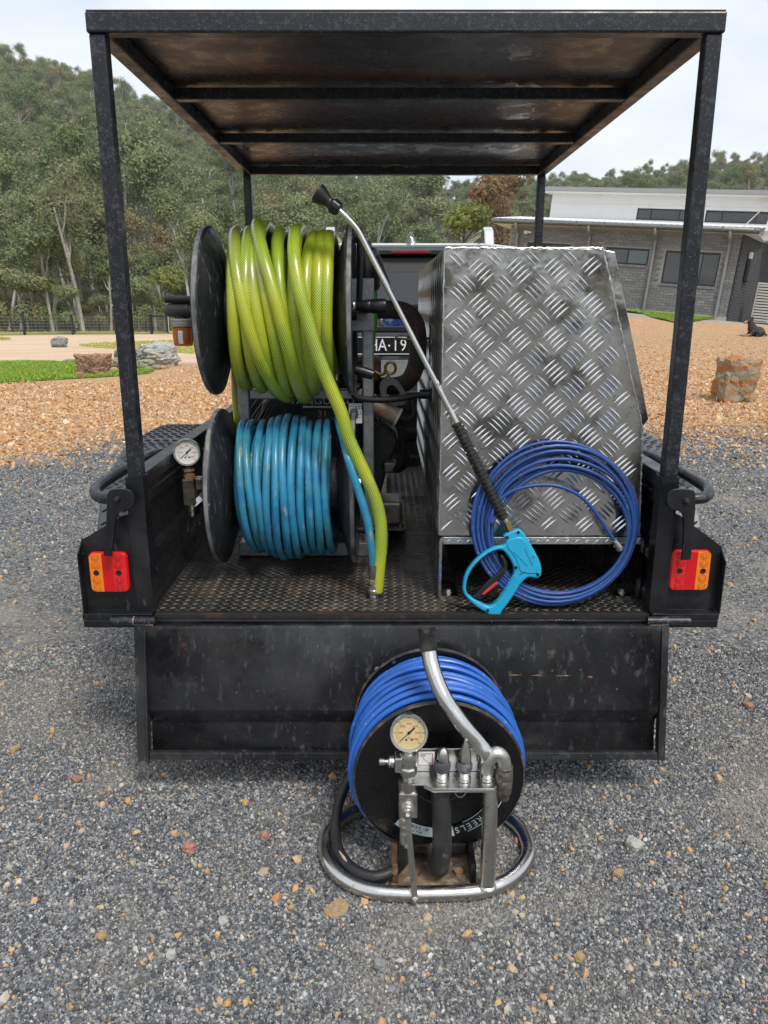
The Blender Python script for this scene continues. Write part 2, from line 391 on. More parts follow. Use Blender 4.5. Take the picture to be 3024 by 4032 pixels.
# ---------------------------------------------------------------- terrain
ET = [(-180,6),(-60,9),(-40,13),(-24,15.1),(-18.8,14.2),(-14.6,12.8),(-9.5,10.4),(-4,8.9),(0,8.5),(6,8.7),(11.5,8.8),(16.4,8.9),(20.6,9.6),(24.5,9.4),(40,8),(60,7),(180,6)]
RIDGE, FOOT = 390.0, 78.0
def terr(x, y):
    r = math.hypot(x, y + 1.84)
    k = sm(-.08, .2, x / max(r, 1.))
    z = .05 * max(0, min(y, 22) - 8) * k - .02 * max(0, min(y, 70) - 14) * (1 - k)
    kh = sm(18.5, 22.0, y + .25 * (x - 9)) * sm(1.0, 3.5, x) * (1 - sm(38, 60, y))
    if kh > 0: z += kh * (.68 - (.0929 * (min(x, 20) - 11.1175) - .006 * (min(y, 40) - 22.9)) / .9957 - z)
    ph = math.degrees(math.atan2(x, y + 1.84)); el = 6
    for (a, e), (b, g) in zip(ET, ET[1:]):
        if a <= ph <= b: el = e + (g - e) * (ph - a) / (b - a); break
    hr = RIDGE * math.tan(R(el)) - 11; t = (r - FOOT) / (RIDGE - FOOT)
    if t > 0: z += hr * (min(t, 1) * .75 + .25 * sm(0, 1, t)) - max(0, t - 1) * 12
    return z
g = MB(); NA = 240
rad = [0, .8, 1.6, 2.4, 3.2]
while rad[-1] < 500: rad.append(rad[-1] * 1.07 + .25)
for r in rad:
    for i in range(NA):
        a = math.tau * i / NA; x, y = r * math.sin(a), -1.84 + r * math.cos(a); z = terr(x, y)
        if r > 80: z += 1.5 * mnoise.noise(Vector((x / 22, y / 22, 0)))
        g.v.append((x, y, z))
for j in range(len(rad) - 1):
    for i in range(NA):
        a, b = j * NA + i, j * NA + (i + 1) % NA; g.f.append((a, b, b + NA, a + NA))
t = NT('ground'); pos = t.n('ShaderNodeNewGeometry').outputs['Position']; sp = t.n('ShaderNodeSeparateXYZ'); t.l(pos, sp.inputs[0]); X, Y = sp.outputs[0], sp.outputs[1]
def vor(scale, feat='F1'):
    v = t.n('ShaderNodeTexVoronoi', feature=feat); v.inputs['Scale'].default_value = scale; t.l(pos, v.inputs['Vector']); return v
va, vb = vor(95), vor(60)
sa = t.n('ShaderNodeSeparateColor'); t.l(va.outputs['Color'], sa.inputs[0])
sb = t.n('ShaderNodeSeparateColor'); t.l(vb.outputs['Color'], sb.inputs[0])
grey = t.ramp(sa.outputs[0], [(0, (.055, .058, .064)), (.45, (.120, .123, .130)), (.8, (.190, .192, .195)), (.95, (.31, .30, .28)), (1, (.38, .33, .25))])
dust = t.map(t.noise(pos, 1.5, 5, .6, None, .4), .48, .74)
grey = t.mix(t.math('MULTIPLY', dust, .7), grey, (.30, .275, .235))
grey = t.mix(t.math('MULTIPLY', t.map(t.noise(pos, .6, 3), .5, .7), .25), grey, (.17, .16, .14))
org = t.ramp(sb.outputs[1], [(0, (.28, .135, .055)), (.35, (.43, .235, .11)), (.7, (.54, .33, .165)), (.92, (.62, .43, .25)), (1, (.42, .40, .36))])
org = t.mix(t.math('MULTIPLY', t.map(t.noise(pos, .9, 4), .45, .7), .45), org, (.38, .275, .17))
tan = t.mix(t.map(t.noise(pos, .35, 4, .6, (1, 1.5, 1), .5), .36, .66), (.66, .50, .36), (.58, .41, .265))
tan = t.mix(t.math('MULTIPLY', t.map(t.noise(pos, 5, 4), .45, .75), .4), tan, (.50, .37, .255))
grass = t.mix(t.map(t.noise(pos, .5, 5), .35, .65), (.115, .150, .032), (.30, .27, .085))
grass = t.mix(t.math('MULTIPLY', t.map(t.noise(pos, 14, 4), .4, .7), .5), grass, (.06, .095, .02))
floor_ = t.mix(t.map(t.noise(pos, .15, 5), .4, .65), (.030, .034, .015), (.075, .058, .034))
nA = t.math('MULTIPLY', t.math('SUBTRACT', t.noise(pos, 1.1, 5), .5), 1.6)
nB = t.math('MULTIPLY', t.math('SUBTRACT', t.noise(pos, .35, 4), .5), 6.0)
# grey blue-metal pad -> orange gravel
yb = t.math('ADD', 5.7, t.math('MULTIPLY', t.math('MINIMUM', t.math('ADD', X, 2.3), 0.0), 1.9))
f1 = t.map(t.math('ADD', t.math('SUBTRACT', Y, yb), nA), -.9, 1.0)
col = t.mix(f1, grey, org)
# orange gravel -> packed tan drive on the left, and a mottled grey apron by the house
left = t.map(X, -3.5, -1.5, 1.0, 0.0)
f2 = t.math('MULTIPLY', t.map(t.math('ADD', Y, nA), 14.6, 16.2), left)
col = t.mix(f2, col, tan)
f3 = t.math('MULTIPLY', t.map(t.math('ADD', t.math('ADD', Y, t.math('MULTIPLY', X, .25)), nA), 22.2, 23.2), t.map(X, 4.0, 8.0))
col = t.mix(f3, col, (.33, .30, .265))
f4 = t.map(t.math('ADD', t.math('ADD', Y, t.math('MULTIPLY', X, -.55)), nB), 60, 64)
col = t.mix(f4, col, grass)
rr = t.n('ShaderNodeVectorMath', operation='LENGTH'); t.l(pos, rr.inputs[0])
f5 = t.map(t.math('ADD', rr.outputs['Value'], nB), 66, 76); col = t.mix(f5, col, floor_)
h = t.math('ADD', t.math('MULTIPLY', va.outputs['Distance'], -.010), t.math('MULTIPLY', t.noise(pos, 3, 4), .03))
b = t.bsdf(col, .88); t.l(t.bump(h, .9, 1.0), b.inputs['Normal']); t.done(b)
o = g.build('ground', 'ground', smooth=True, kind='structure', ang=80); o['label'] = 'gravel yard, packed drive and forested slopes'

# ---------------------------------------------------------------- scatter by geometry nodes (stuff only)
def scatter(name, label, cat, pts, rots, scl, protos, idx=None):
    n = len(pts); me = bpy.data.meshes.new(name); me.from_pydata(pts.tolist(), [], [])
    a = me.attributes.new('rot', 'FLOAT_VECTOR', 'POINT'); a.data.foreach_set('vector', np.asarray(rots, np.float32).ravel())
    a = me.attributes.new('scl', 'FLOAT_VECTOR', 'POINT'); a.data.foreach_set('vector', np.asarray(scl, np.float32).ravel())
    a = me.attributes.new('idx', 'INT', 'POINT'); a.data.foreach_set('value', np.asarray(idx if idx is not None else np.random.randint(0, len(protos), n), np.int32))
    o = bpy.data.objects.new(name, me); COL.objects.link(o); o['kind'] = 'stuff'; tag(o, label, cat)
    pc = bpy.data.collections.new(name + '_kinds')
    for i, p in enumerate(protos): pc.objects.link(p)
    ng = bpy.data.node_groups.new(name + '_scatter', 'GeometryNodeTree')
    ng.interface.new_socket('Geometry', in_out='INPUT', socket_type='NodeSocketGeometry'); ng.interface.new_socket('Geometry', in_out='OUTPUT', socket_type='NodeSocketGeometry')
    N = ng.nodes.new; L = ng.links.new
    gi, go = N('NodeGroupInput'), N('NodeGroupOutput'); ip = N('GeometryNodeInstanceOnPoints'); ci = N('GeometryNodeCollectionInfo')
    ci.inputs['Collection'].default_value = pc; ci.inputs['Separate Children'].default_value = True; ci.inputs['Reset Children'].default_value = True
    def at(nm, ty): q = N('GeometryNodeInputNamedAttribute'); q.data_type = ty; q.inputs['Name'].default_value = nm; return q.outputs['Attribute']
    e2r = N('FunctionNodeEulerToRotation'); L(at('rot', 'FLOAT_VECTOR'), e2r.inputs[0])
    L(gi.outputs[0], ip.inputs['Points']); L(ci.outputs[0], ip.inputs['Instance']); ip.inputs['Pick Instance'].default_value = True
    L(at('idx', 'INT'), ip.inputs['Instance Index']); L(e2r.outputs[0], ip.inputs['Rotation']); L(at('scl', 'FLOAT_VECTOR'), ip.inputs['Scale'])
    L(ip.outputs[0], go.inputs[0])
    md = o.modifiers.new('scatter', 'NODES'); md.node_group = ng
    return o
rng = np.random.default_rng(7); random.seed(11); np.random.seed(5)
def chip(seed, flat=.6, name='chip'):                                   # an angular chip of crushed rock, 20 faces
    bm = bmesh.new(); bmesh.ops.create_icosphere(bm, subdivisions=1, radius=1.0); rd = random.Random(seed)
    for v in bm.verts:
        k = rd.uniform(.62, 1.25); v.co = Vector((v.co.x * k, v.co.y * k * rd.uniform(.7, .95), v.co.z * k * flat))
    if seed % 2: bmesh.ops.dissolve_limit(bm, angle_limit=R(24), verts=bm.verts, edges=bm.edges)
    me = bpy.data.meshes.new(name); bm.to_mesh(me); bm.free(); return me
def chip_mat(name, stops, dust=.55):
    t = NT(name); oi = t.n('ShaderNodeObjectInfo'); c = t.ramp(oi.outputs['Random'], stops); p = t.n('ShaderNodeTexCoord').outputs['Object']
    wp = t.n('ShaderNodeNewGeometry').outputs['Position']
    du = t.math('ADD', t.math('MULTIPLY', t.map(t.noise(wp, 1.5, 5, .6, None, .4), .47, .72), dust), t.math('MULTIPLY', t.map(t.noise(wp, 5, 4), .56, .74), dust * .5), clamp=True)
    c = t.mix(du, c, (.30, .275, .235)); t.done(t.bsdf(c, .8)); return name
chip_mat('chip_grey', [(0, (.038, .042, .050)), (.3, (.094, .100, .112)), (.62, (.182, .189, .200)), (.84, (.28, .284, .288)), (.93, (.38, .37, .35)), (.975, (.56, .55, .52)), (.985, (.46, .28, .13)), (1, (.52, .36, .20))])
chip_mat('chip_orange', [(0, (.28, .13, .05)), (.3, (.44, .235, .105)), (.62, (.57, .35, .175)), (.86, (.64, .45, .265)), (.93, (.72, .60, .44)), (1, (.32, .30, .27))], .2)
chip_mat('chip_tan', [(0, (.46, .24, .085)), (.35, (.52, .33, .16)), (.6, (.45, .36, .25)), (.8, (.33, .30, .26)), (.9, (.50, .46, .40)), (1, (.40, .13, .09))])
def protos(n, mat, flat=.6):
    L = []
    for i in range(n):
        me = chip(i + 3, flat); me.materials.append(M[mat]); L.append(bpy.data.objects.new('chip_kind', me))
    return L
def rand_rot(n): return rng.uniform(0, math.tau, (n, 3))
def near_pts(n, y0, y1, spread, pw=1.0):
    y = y0 + (y1 - y0) * rng.random(n) ** pw; d = y + 1.837; x = rng.uniform(-1, 1, n) * (d * .54 + spread); return np.stack([x, y, np.zeros(n)], 1)
P1 = near_pts(215000, -.85, .8, .12, .9); P2 = near_pts(85000, .8, 6.2, .3, .75)
P = np.concatenate([P1, P2]); keep = ~((np.abs(P[:, 0] - .05) < .55) & (P[:, 1] > .6) & (P[:, 1] < 5.5)); P = P[keep]
yb = 5.7 + np.minimum(P[:, 0] + 2.3, 0) * 1.9; P = P[P[:, 1] < yb + rng.normal(.1, .8, len(P))]
n = len(P); s = np.clip(rng.lognormal(-5.71, .33, n), .0018, .009) * (1 + .34 * np.clip(P[:, 1] - .1, 0, 4)); sv = np.stack([s, s, s], 1)
P[:, 2] = s * .15
scatter('grey_gravel', 'dark grey crushed gravel covering the yard around the trailer', 'gravel', P, rand_rot(n), sv, protos(8, 'chip_grey', .62))
# orange gravel, from the edge of the grey pad towards the lawn and the house
n = 90000; y = 4.0 + 15.5 * rng.random(n) ** 1.1; x = rng.uniform(-1, 1, n) * ((y + 1.84) * .55)
yb = 5.7 + np.minimum(x + 2.3, 0) * 1.9; ok = (y > yb + rng.normal(-.2, .95, n)) & ~((x < -4.0) & (y > 10.9)) & ~((x < 0) & (y > 14.2)) & ~((x > 6) & (y > 19)) & ~((np.abs(x) < .9) & (y < 9)); x, y = x[ok], y[ok]; n = len(x)
z = np.array([terr(a, b) for a, b in zip(x, y)]); s = np.clip(rng.lognormal(-4.15, .35, n), .008, .05) * (.8 + .045 * np.minimum(y, 9)) * np.clip(1.55 - .065 * y, .35, 1.0)
scatter('orange_gravel', 'orange brown broken gravel behind the trailer', 'gravel', np.stack([x, y, z + s * .1], 1), rand_rot(n), np.stack([s, s, s * .8], 1), protos(8, 'chip_orange', .5))
# larger tan stones strewn over the grey gravel
n = 2300; P = near_pts(n, -.8, 5.0, .2, 1.1); s = np.clip(rng.lognormal(-4.98, .36, n), .0035, .017) * (1 + .08 * np.clip(P[:, 1], 0, 5))
P = np.concatenate([P]); P[:, 2] = s * .3
scatter('tan_pebbles', 'scattered small tan and white pebbles on the grey gravel', 'gravel', P, rand_rot(n), np.stack([s, s, s], 1), protos(7, 'chip_tan', .6))

# ---------------------------------------------------------------- lawns with blades
def blade_kind(seed, col):
    rd = random.Random(seed); m = MB()
    for _ in range(14):
        a = rd.uniform(0, math.tau); bx, by = rd.gauss(0, .05), rd.gauss(0, .05); h = rd.uniform(.5, 1.0); lx, ly = math.cos(a) * .35 * h, math.sin(a) * .35 * h; w = .035
        q = [(bx - w * math.sin(a), by + w * math.cos(a), 0), (bx + w * math.sin(a), by - w * math.cos(a), 0), (bx + lx * .4 + w * .6 * math.sin(a), by + ly * .4 - w * .6 * math.cos(a), h * .6), (bx + lx, by + ly, h)]
        m.add(q, [(0, 1, 2), (0, 2, 3)])
    me = bpy.data.meshes.new('tuft'); me.from_pydata(m.v, [], m.f); me.materials.append(M[col]); return bpy.data.objects.new('tuft_kind', me)
for nm, st in (('lawn_blade', [(0, (.17, .30, .02)), (.6, (.26, .40, .035)), (1, (.42, .47, .09))]), ('dry_blade', [(0, (.28, .33, .05)), (.5, (.46, .44, .10)), (1, (.56, .50, .19))])):
    t = NT(nm); oi = t.n('ShaderNodeObjectInfo'); t.done(t.bsdf(t.ramp(oi.outputs['Random'], st), .6))
pm('lawn_soil', (.16, .27, .03), .9, layers=[(3, .4, .7, (.24, .33, .06))])
pm('dry_soil', (.38, .39, .10), .9, layers=[(1.5, .4, .7, (.48, .44, .17))])
def lawn(name, label, poly, n, hgt, soil, blade):
    poly = chaikin(poly, 2); cx = sum(p[0] for p in poly) / len(poly); cy = sum(p[1] for p in poly) / len(poly)
    bm = bmesh.new(); vs_ = [bm.verts.new((a + .12 * mnoise.noise(Vector((a * 2, b * 2, 3))), b + .12 * mnoise.noise(Vector((a * 2, b * 2, 9))), 0)) for a, b in poly]; bm.faces.new(vs_)
    bmesh.ops.triangulate(bm, faces=bm.faces[:]); bmesh.ops.subdivide_edges(bm, edges=bm.edges[:], cuts=3, use_grid_fill=True)
    for v in bm.verts: v.co.z = terr(v.co.x, v.co.y) + .012
    me = bpy.data.meshes.new(name); bm.to_mesh(me); bm.free(); me.materials.append(M[soil])
    o = bpy.data.objects.new(name, me); COL.objects.link(o); tag(o, label, None, kind='structure')
    xs = [p[0] for p in poly]; ys = [p[1] for p in poly]
    def inside(x, y):
        c = False
        for (a, b), (c_, d_) in zip(poly, poly[1:] + poly[:1]):
            if (b > y) != (d_ > y) and x < (c_ - a) * (y - b) / (d_ - b) + a: c = not c
        return c
    pts = []
    while len(pts) < n:
        x, y = random.uniform(min(xs), max(xs)), random.uniform(min(ys), max(ys))
        if inside(x, y): pts.append((x, y, terr(x, y) + .01))
    P = np.array(pts); s = hgt * rng.uniform(.6, 1.3, n); w = hgt * 1.7 * rng.uniform(.8, 1.2, n)
    scatter(name + '_blades', label.replace('lawn', 'grass blades of the lawn'), 'grass', P, np.stack([np.zeros(n), np.zeros(n), rng.uniform(0, 6.28, n)], 1), np.stack([w, w, s], 1), [blade_kind(i, blade) for i in range(5)])
lawn('lawn', 'bright green lawn left of the boulders', [(-8.5,15.5),(-8.2,16.0),(-6.74,15.3),(-5.35,15.4),(-4.5,13.7),(-4.25,12.3),(-5.16,11.5),(-5.75,11.1),(-6.1,10.4),(-9.5,9.5),(-12,12),(-12,15)], 22000, .055, 'lawn_soil', 'lawn_blade')
lawn('far_lawn', 'yellow green lawn island beyond the driveway', [(-12.2,29.0),(-11.2,32.5),(-9.2,36.5),(-4.4,41.5),(4,40),(3,22),(-2.4,21.5),(-4.3,20.1),(-5.8,20.8),(-8.0,23.4),(-10.4,26.0)], 9000, .07, 'dry_soil', 'dry_blade')
lawn('house_lawn', 'small green lawn strip at the foot of the brick wall', [(9.0,24.3),(10.0,23.5),(9.9,22.0),(9.3,20.9),(8.4,20.2),(7.9,20.4),(7.5,22.0),(6.2,24.0),(5.0,26.2),(6.0,26.0)], 14000, .06, 'lawn_soil', 'lawn_blade')
lawn('paddock_edge', 'pale grass lawn along the paddock fence', [(-30,45),(-24,43.5),(-20,40.5),(-17.6,35),(-21,33),(-34,40),(-40,55),(-30,66),(-18,64),(-10,58),(-4,56),(-4,53),(-11,54),(-16,52.5),(-20,58),(-24,58),(-25,52)], 9000, .11, 'dry_soil', 'dry_blade')

# ---------------------------------------------------------------- eucalypts
def leaf_mat(name, stops, tr=.22):
    t = NT(name); oi = t.n('ShaderNodeObjectInfo'); ge = t.n('ShaderNodeNewGeometry'); p = t.n('ShaderNodeTexCoord').outputs['Object']
    c = t.ramp(oi.outputs['Random'], stops)
    c = t.mix(t.map(ge.outputs['Random Per Island'], .2, 1, 0, .55, False), c, (.335, .37, .195))
    c = t.mix(t.math('MULTIPLY', t.map(t.noise(p, .45, 2), .4, .65), .5), c, (.105, .13, .06))
    d = t.n('ShaderNodeBsdfDiffuse'); t.l(c, d.inputs[0]); tl = t.n('ShaderNodeBsdfTranslucent'); t.l(c, tl.inputs[0])
    m = t.n('ShaderNodeMixShader', i_0=tr); t.l(d.outputs[0], m.inputs[1]); t.l(tl.outputs[0], m.inputs[2]); t.done(m)
leaf_mat('gum_leaf', [(0, (.155, .205, .098)), (.3, (.21, .255, .132)), (.55, (.265, .29, .145)), (.75, (.205, .245, .155)), (.90, (.32, .275, .15)), (1, (.35, .26, .155))])
leaf_mat('russet_leaf', [(0, (.30, .145, .09)), (1, (.27, .16, .09))])
leaf_mat('fresh_leaf', [(0, (.20, .235, .055)), (1, (.22, .245, .06))])
pm('gum_bark', (.34, .325, .295), .85, layers=[(2.5, .42, .6, (.50, .48, .44), (1, 1, .25)), (5, .5, .7, (.22, .19, .16))])
pm('dark_bark', (.10, .085, .07), .9)
def tree_mesh(seed, hgt, crown_lo, nclump, nleaf, leaf, spread, trunk_r, dense=1.0, droop=0.0):
    """tapered trunk with forking limbs; the crown is leaf-sized faces in clumps round the limb ends"""
    rd = random.Random(seed); tk = MB(); ends = []
    lean = Vector((rd.uniform(-.05, .05), rd.uniform(-.05, .05), 1))
    def limb(p, dirv, L, r, depth):
        pts = [p]; d = dirv.normalized(); k = 5
        for i in range(k):
            d = (d + Vector((rd.gauss(0, .13 if depth else .05), rd.gauss(0, .13 if depth else .05), .10 if depth else .06))).normalized(); pts.append(pts[-1] + d * (L / k))
        tk.tube(pts, r, 6 if depth < 2 else 4, rr=[r * (1 - .62 * i / k) for i in range(k + 1)], cap=False)
        if depth >= 3 or L < hgt * .07: ends.append(pts[-1]); ends.append(pts[-2]); return
        nb = rd.randint(2, 3) if depth else rd.randint(3, 5)
        for j in range(nb):
            f = rd.uniform(.55, 1.0) if depth else rd.uniform(crown_lo, 1.0)
            q = pts[min(k, int(f * k))]; a = rd.uniform(0, math.tau); tilt = rd.uniform(.45, .95) * spread
            nd = (d * math.cos(tilt) + Vector((math.cos(a), math.sin(a), rd.uniform(-.1, .3))) * math.sin(tilt))
            limb(q, nd, L * rd.uniform(.38, .58) if depth else hgt * rd.uniform(.20, .34), r * .45, depth + 1)
        ends.append(pts[-1])
    limb(Vector((0, 0, -.6)), lean, hgt * .74, trunk_r, 0)
    cr_ = MB(); rd.shuffle(ends); lo_z = hgt * crown_lo * .8
    cl = [e for e in ends if e.z > lo_z][:nclump]
    while len(cl) < nclump: cl.append(rd.choice(ends) + Vector((rd.gauss(0, hgt * .05), rd.gauss(0, hgt * .05), rd.gauss(0, hgt * .03))))
    for c in cl:
        cs = hgt * rd.uniform(.034, .066) * dense
        for _ in range(nleaf):
            v = Vector((rd.gauss(0, 1), rd.gauss(0, 1), rd.gauss(0, .62)))
            if v.length > 1.9: v *= 1.5 / v.length
            p = c + v * cs + Vector((0, 0, -droop * abs(v.x) * cs))
            nv = (v.normalized() * .9 + Vector((rd.gauss(0, .45), rd.gauss(0, .45), rd.gauss(0, .45) + .25))).normalized(); a = nv.cross(Vector((rd.gauss(0, 1), rd.gauss(0, 1), rd.gauss(0, 1)))).normalized(); b_ = nv.cross(a)
            l, w = leaf * rd.uniform(.7, 1.3), leaf * rd.uniform(.28, .5)
            cr_.add([p - a * l, p + b_ * w, p + a * l, p - b_ * w], [(0, 1, 2, 3)])
    def mk(m, nm, mat):
        me = bpy.data.meshes.new(nm); me.from_pydata(m.v, [], m.f); me.materials.append(M[mat])
        return me
    return mk(tk, 'trunk', 'gum_bark'), mk(cr_, 'crown', 'gum_leaf')
KIND = [tree_mesh(21, 17, .40, 62, 60, .24, .95, .26), tree_mesh(22, 20, .45, 66, 60, .25, .8, .30), tree_mesh(23, 15, .30, 60, 62, .24, 1.0, .24), tree_mesh(24, 22, .5, 64, 60, .26, .85, .30),
        tree_mesh(25, 9, .12, 52, 64, .19, 1.1, .16, 1.35), tree_mesh(26, 19, .42, 34, 46, .24, .9, .27)]
def joined(k):
    tk, crn = k; bm = bmesh.new(); bm.from_mesh(tk); nt_ = len(bm.faces); bm.from_mesh(crn); bm.faces.ensure_lookup_table()
    for f in bm.faces[nt_:]: f.material_index = 1
    me = bpy.data.meshes.new('forest_tree'); bm.to_mesh(me); bm.free(); me.materials.append(M['gum_bark']); me.materials.append(M['gum_leaf']); return bpy.data.objects.new('tree_kind', me)
fp = []; rd = random.Random(3); cell = {}; tries = 0
while len(fp) < 4600 and tries < 90000:
    tries += 1
    ph = rd.uniform(-40, 38); r = math.sqrt(rd.uniform((84 if ph < 4 else 150) ** 2, 415 ** 2))
    x, y = r * math.sin(R(ph)), r * math.cos(R(ph)) - 1.84
    dmin = 4.0 + r * .0036; ci, cj = int(x // 6), int(y // 6)
    if any((x - a) ** 2 + (y - b) ** 2 < dmin * dmin for i in (-1, 0, 1) for j in (-1, 0, 1) for a, b in cell.get((ci + i, cj + j), ())): continue
    cell.setdefault((ci, cj), []).append((x, y)); fp.append((x, y, terr(x, y)))
for _ in range(420):                                              # unseen trees added behind the camera to darken the horizon in reflections
    ph = rd.uniform(42, 318); r = rd.uniform(75, 170); x, y = r * math.sin(R(ph)), r * math.cos(R(ph)) - 1.84; fp.append((x, y, terr(x, y)))
P = np.array(fp); n = len(P); P[:, 2] -= .4; rr_ = np.hypot(P[:, 0], P[:, 1]); s = rng.uniform(.60, 1.0, n) * np.clip(1.08 - rr_ / 1000, .68, 1.0) * np.where((P[:, 0] > .06 * rr_) & (P[:, 1] > 0), .66, 1.0); idx = rng.choice([0, 1, 2, 3, 4, 5], n, p=[.24, .18, .26, .12, .13, .07])
scatter('forest', 'eucalypt forest covering the hills behind the house and yard', 'forest', P, np.stack([rng.normal(0, .04, n), rng.normal(0, .04, n), rng.uniform(0, 6.28, n)], 1), np.stack([s, s, s * rng.uniform(.85, 1.05, n)], 1), [joined(k) for k in KIND], idx)
def tree(kind, label, loc, s=1.0, rot=0.0, group=None, leaf=None, name='gum_tree', bark=None):
    e = bpy.data.objects.new(name, None); COL.objects.link(e); e.location = loc; e.rotation_euler = (0, 0, rot); e.scale = (s, s, s); tag(e, label, 'tree', group)
    for me, nm in zip(KIND[kind], ('trunk', 'crown')):
        o = bpy.data.objects.new(nm, me); COL.objects.link(o); o.parent = e
        if leaf and nm == 'crown': o.material_slots[0].link = 'OBJECT'; o.material_slots[0].material = M[leaf]
        if bark and nm == 'trunk': o.material_slots[0].link = 'OBJECT'; o.material_slots[0].material = M[bark]
    return e
GR = 'front rank of the eucalypt forest'
rd = random.Random(8)
for i in range(40):
    ph = -27 + i * .80 + rd.uniform(-.3, .3); r = rd.uniform(68, 86); top = .60 if ph < -8 else .44
    x, y = r * math.sin(R(ph)), r * math.cos(R(ph)) - 1.84
    tree(rd.choice([0, 1, 2, 3, 0, 2]), 'grey green eucalypt with pale trunk in the front rank of the forest', (x, y, terr(x, y) - .2), top * rd.uniform(.8, 1.12), rd.uniform(0, 6), GR)
for i in range(44):
    ph = -28 + i * .72 + rd.uniform(-.4, .4); r = rd.uniform(62, 74); x, y = r * math.sin(R(ph)), r * math.cos(R(ph)) - 1.84
    tree(4, 'low bushy wattle along the forest edge behind the paddock fence', (x, y, terr(x, y) - .2), rd.uniform(.30, .70), rd.uniform(0, 6), 'wattles along the forest edge', 'fresh_leaf' if i % 5 == 2 else None, 'wattle_bush', 'dark_bark')
def tr_at(ph, r): return (r * math.sin(R(ph)), r * math.cos(R(ph)) - 1.84)
x, y = tr_at(8.4, 44); tree(2, 'russet brown leafed tree beside the left end of the brick house', (x, y, terr(x, y) - .2), .52, 1.0, None, 'russet_leaf', 'russet_tree', 'dark_bark')
x, y = tr_at(7.0, 47); tree(0, 'thin reddish tree just left of the russet brown one', (x, y, terr(x, y) - .2), .46, 2.2, None, 'russet_leaf', 'russet_tree', 'dark_bark')
x, y = tr_at(5.2, 40); tree(4, 'fresh green rounded bush behind the parked vehicle roof', (x, y, terr(x, y) - .2), .62, .4, None, 'fresh_leaf', 'wattle_bush', 'dark_bark')
x, y = tr_at(-15.5, 60); tree(4, 'large fresh green bushy tree between the paddock gate and the trailer post', (x, y, terr(x, y) - .2), .66, 2.0, None, 'fresh_leaf', 'wattle_bush', 'dark_bark')
x, y = tr_at(-22.9, 71); tree(1, 'tall white trunked gum at the far left edge of the forest', (x, y, terr(x, y) - .2), .62, .6)
x, y = tr_at(-20.8, 68); tree(3, 'white trunked gum second from the left edge behind the wire fence', (x, y, terr(x, y) - .2), .62, 3.6)
# ---------------------------------------------------------------- box trailer with its cage
FZ = .465                                            # top of the trailer floor
TR = thing('box_trailer', 'black steel box trailer with cage roof and lowered tailgate', 'trailer', (.046, .9, 0))
XL, XR = -.632, .721
MB().box(-.60, .691, .012, 1.86, FZ - .012, FZ).build('floor_plate', 'floor_steel', TR)
m = MB(); rd = random.Random(1); px = .0265; py = .0135; j = 0; y = .022
while y < 1.84:
    x = -.59 + (px / 2 if j % 2 else 0); d = 1 if j % 2 else -1
    while x < .68:
        m.tread((x, y, FZ - .0003), Vector((.90, .43 * d, 0)), (0, 0, 1), .021, .0065, .0026); x += px
    y += py; j += 1
m.build('floor_tread', 'floor_bar', TR, smooth=True, kind='stuff', fix=False)
# side walls: pressed sheet under a square top rail
def side(sg):
    x0 = -.602 if sg < 0 else .690
    q = lambda dx: x0 + dx * sg
    prof = [(q(0), .79), (q(0), .745), (q(.011), .728), (q(.011), .625), (q(0), .607), (q(0), .59), (q(.011), .573), (q(.011), .515), (q(0), .497), (q(0), FZ - .01)]
    m = MB(); n = len(prof)
    for yy in (.042, 1.86): m.v += [(a, yy, b) for a, b in prof]
    m.f += [(i, i + 1, n + i + 1, n + i) for i in range(n - 1)]
    o = m.build('side_wall', 'black_paint', TR); so = o.modifiers.new('thick', 'SOLIDIFY'); so.thickness = .002; so.offset = 0
    MB().box(q(-.006), q(.036), .040, 1.90, .788, .826).build('top_rail', 'black_post', o, bevel=.003)
    MB().box(q(-.004), q(.024), .042, 1.86, .760, .770).build('wall_ledge', 'black_paint', o, bevel=.002)
    for yy in (.62, 1.24): MB().box(q(.0115), q(.034), yy - .017, yy + .017, .43, .788).build('wall_stay', 'black_paint', o)
    return o
side(-1); side(1)
m = MB(); prof = [(1.862, .79), (1.862, .74), (1.872, .725), (1.872, .65), (1.862, .635), (1.862, .60), (1.872, .585), (1.872, .52), (1.862, .505), (1.862, .45)]
m.strip(prof, -.60, .69); o = m.build('front_wall', 'black_paint', TR); so = o.modifiers.new('thick', 'SOLIDIFY'); so.thickness = .002
MB().box(-.595, .685, 1.858, 1.90, .7885, .8255).build('top_rail', 'black_post', o, bevel=.003)
# chassis
MB().box(-.768, .853, -.014, .027, .431, .4525).build('rear_beam', 'black_paint', TR, bevel=.003)
MB().box(-.768, -.590, -.016, .026, .4530, .470).build('beam_end', 'black_paint', TR, bevel=.002); MB().box(.682, .853, -.016, .026, .4530, .470).build('beam_end', 'black_paint', TR, bevel=.002)
MB().box(-.588, .680, -.004, .0118, .4528, .4625).build('floor_edge', 'rust_black', TR)
for xx in (-.35, .44): MB().box(xx - .03, xx + .03, .03, 1.9, .38, .430).build('chassis_rail', 'black_paint', TR)
MB().cyl((-.80, .87, .30), (.90, .87, .30), .022).build('axle', 'black_paint', TR, smooth=True)
for s_ in (-1, 1): MB().bar((.046 + s_ * .36, 1.9, .40), (.046 + s_ * .02, 2.60, .40), .05, .05).build('drawbar', 'black_paint', TR)
MB().box(.046 - .035, .046 + .035, 2.56, 2.68, .38, .45).build('coupling', 'galvanised', TR, bevel=.01)
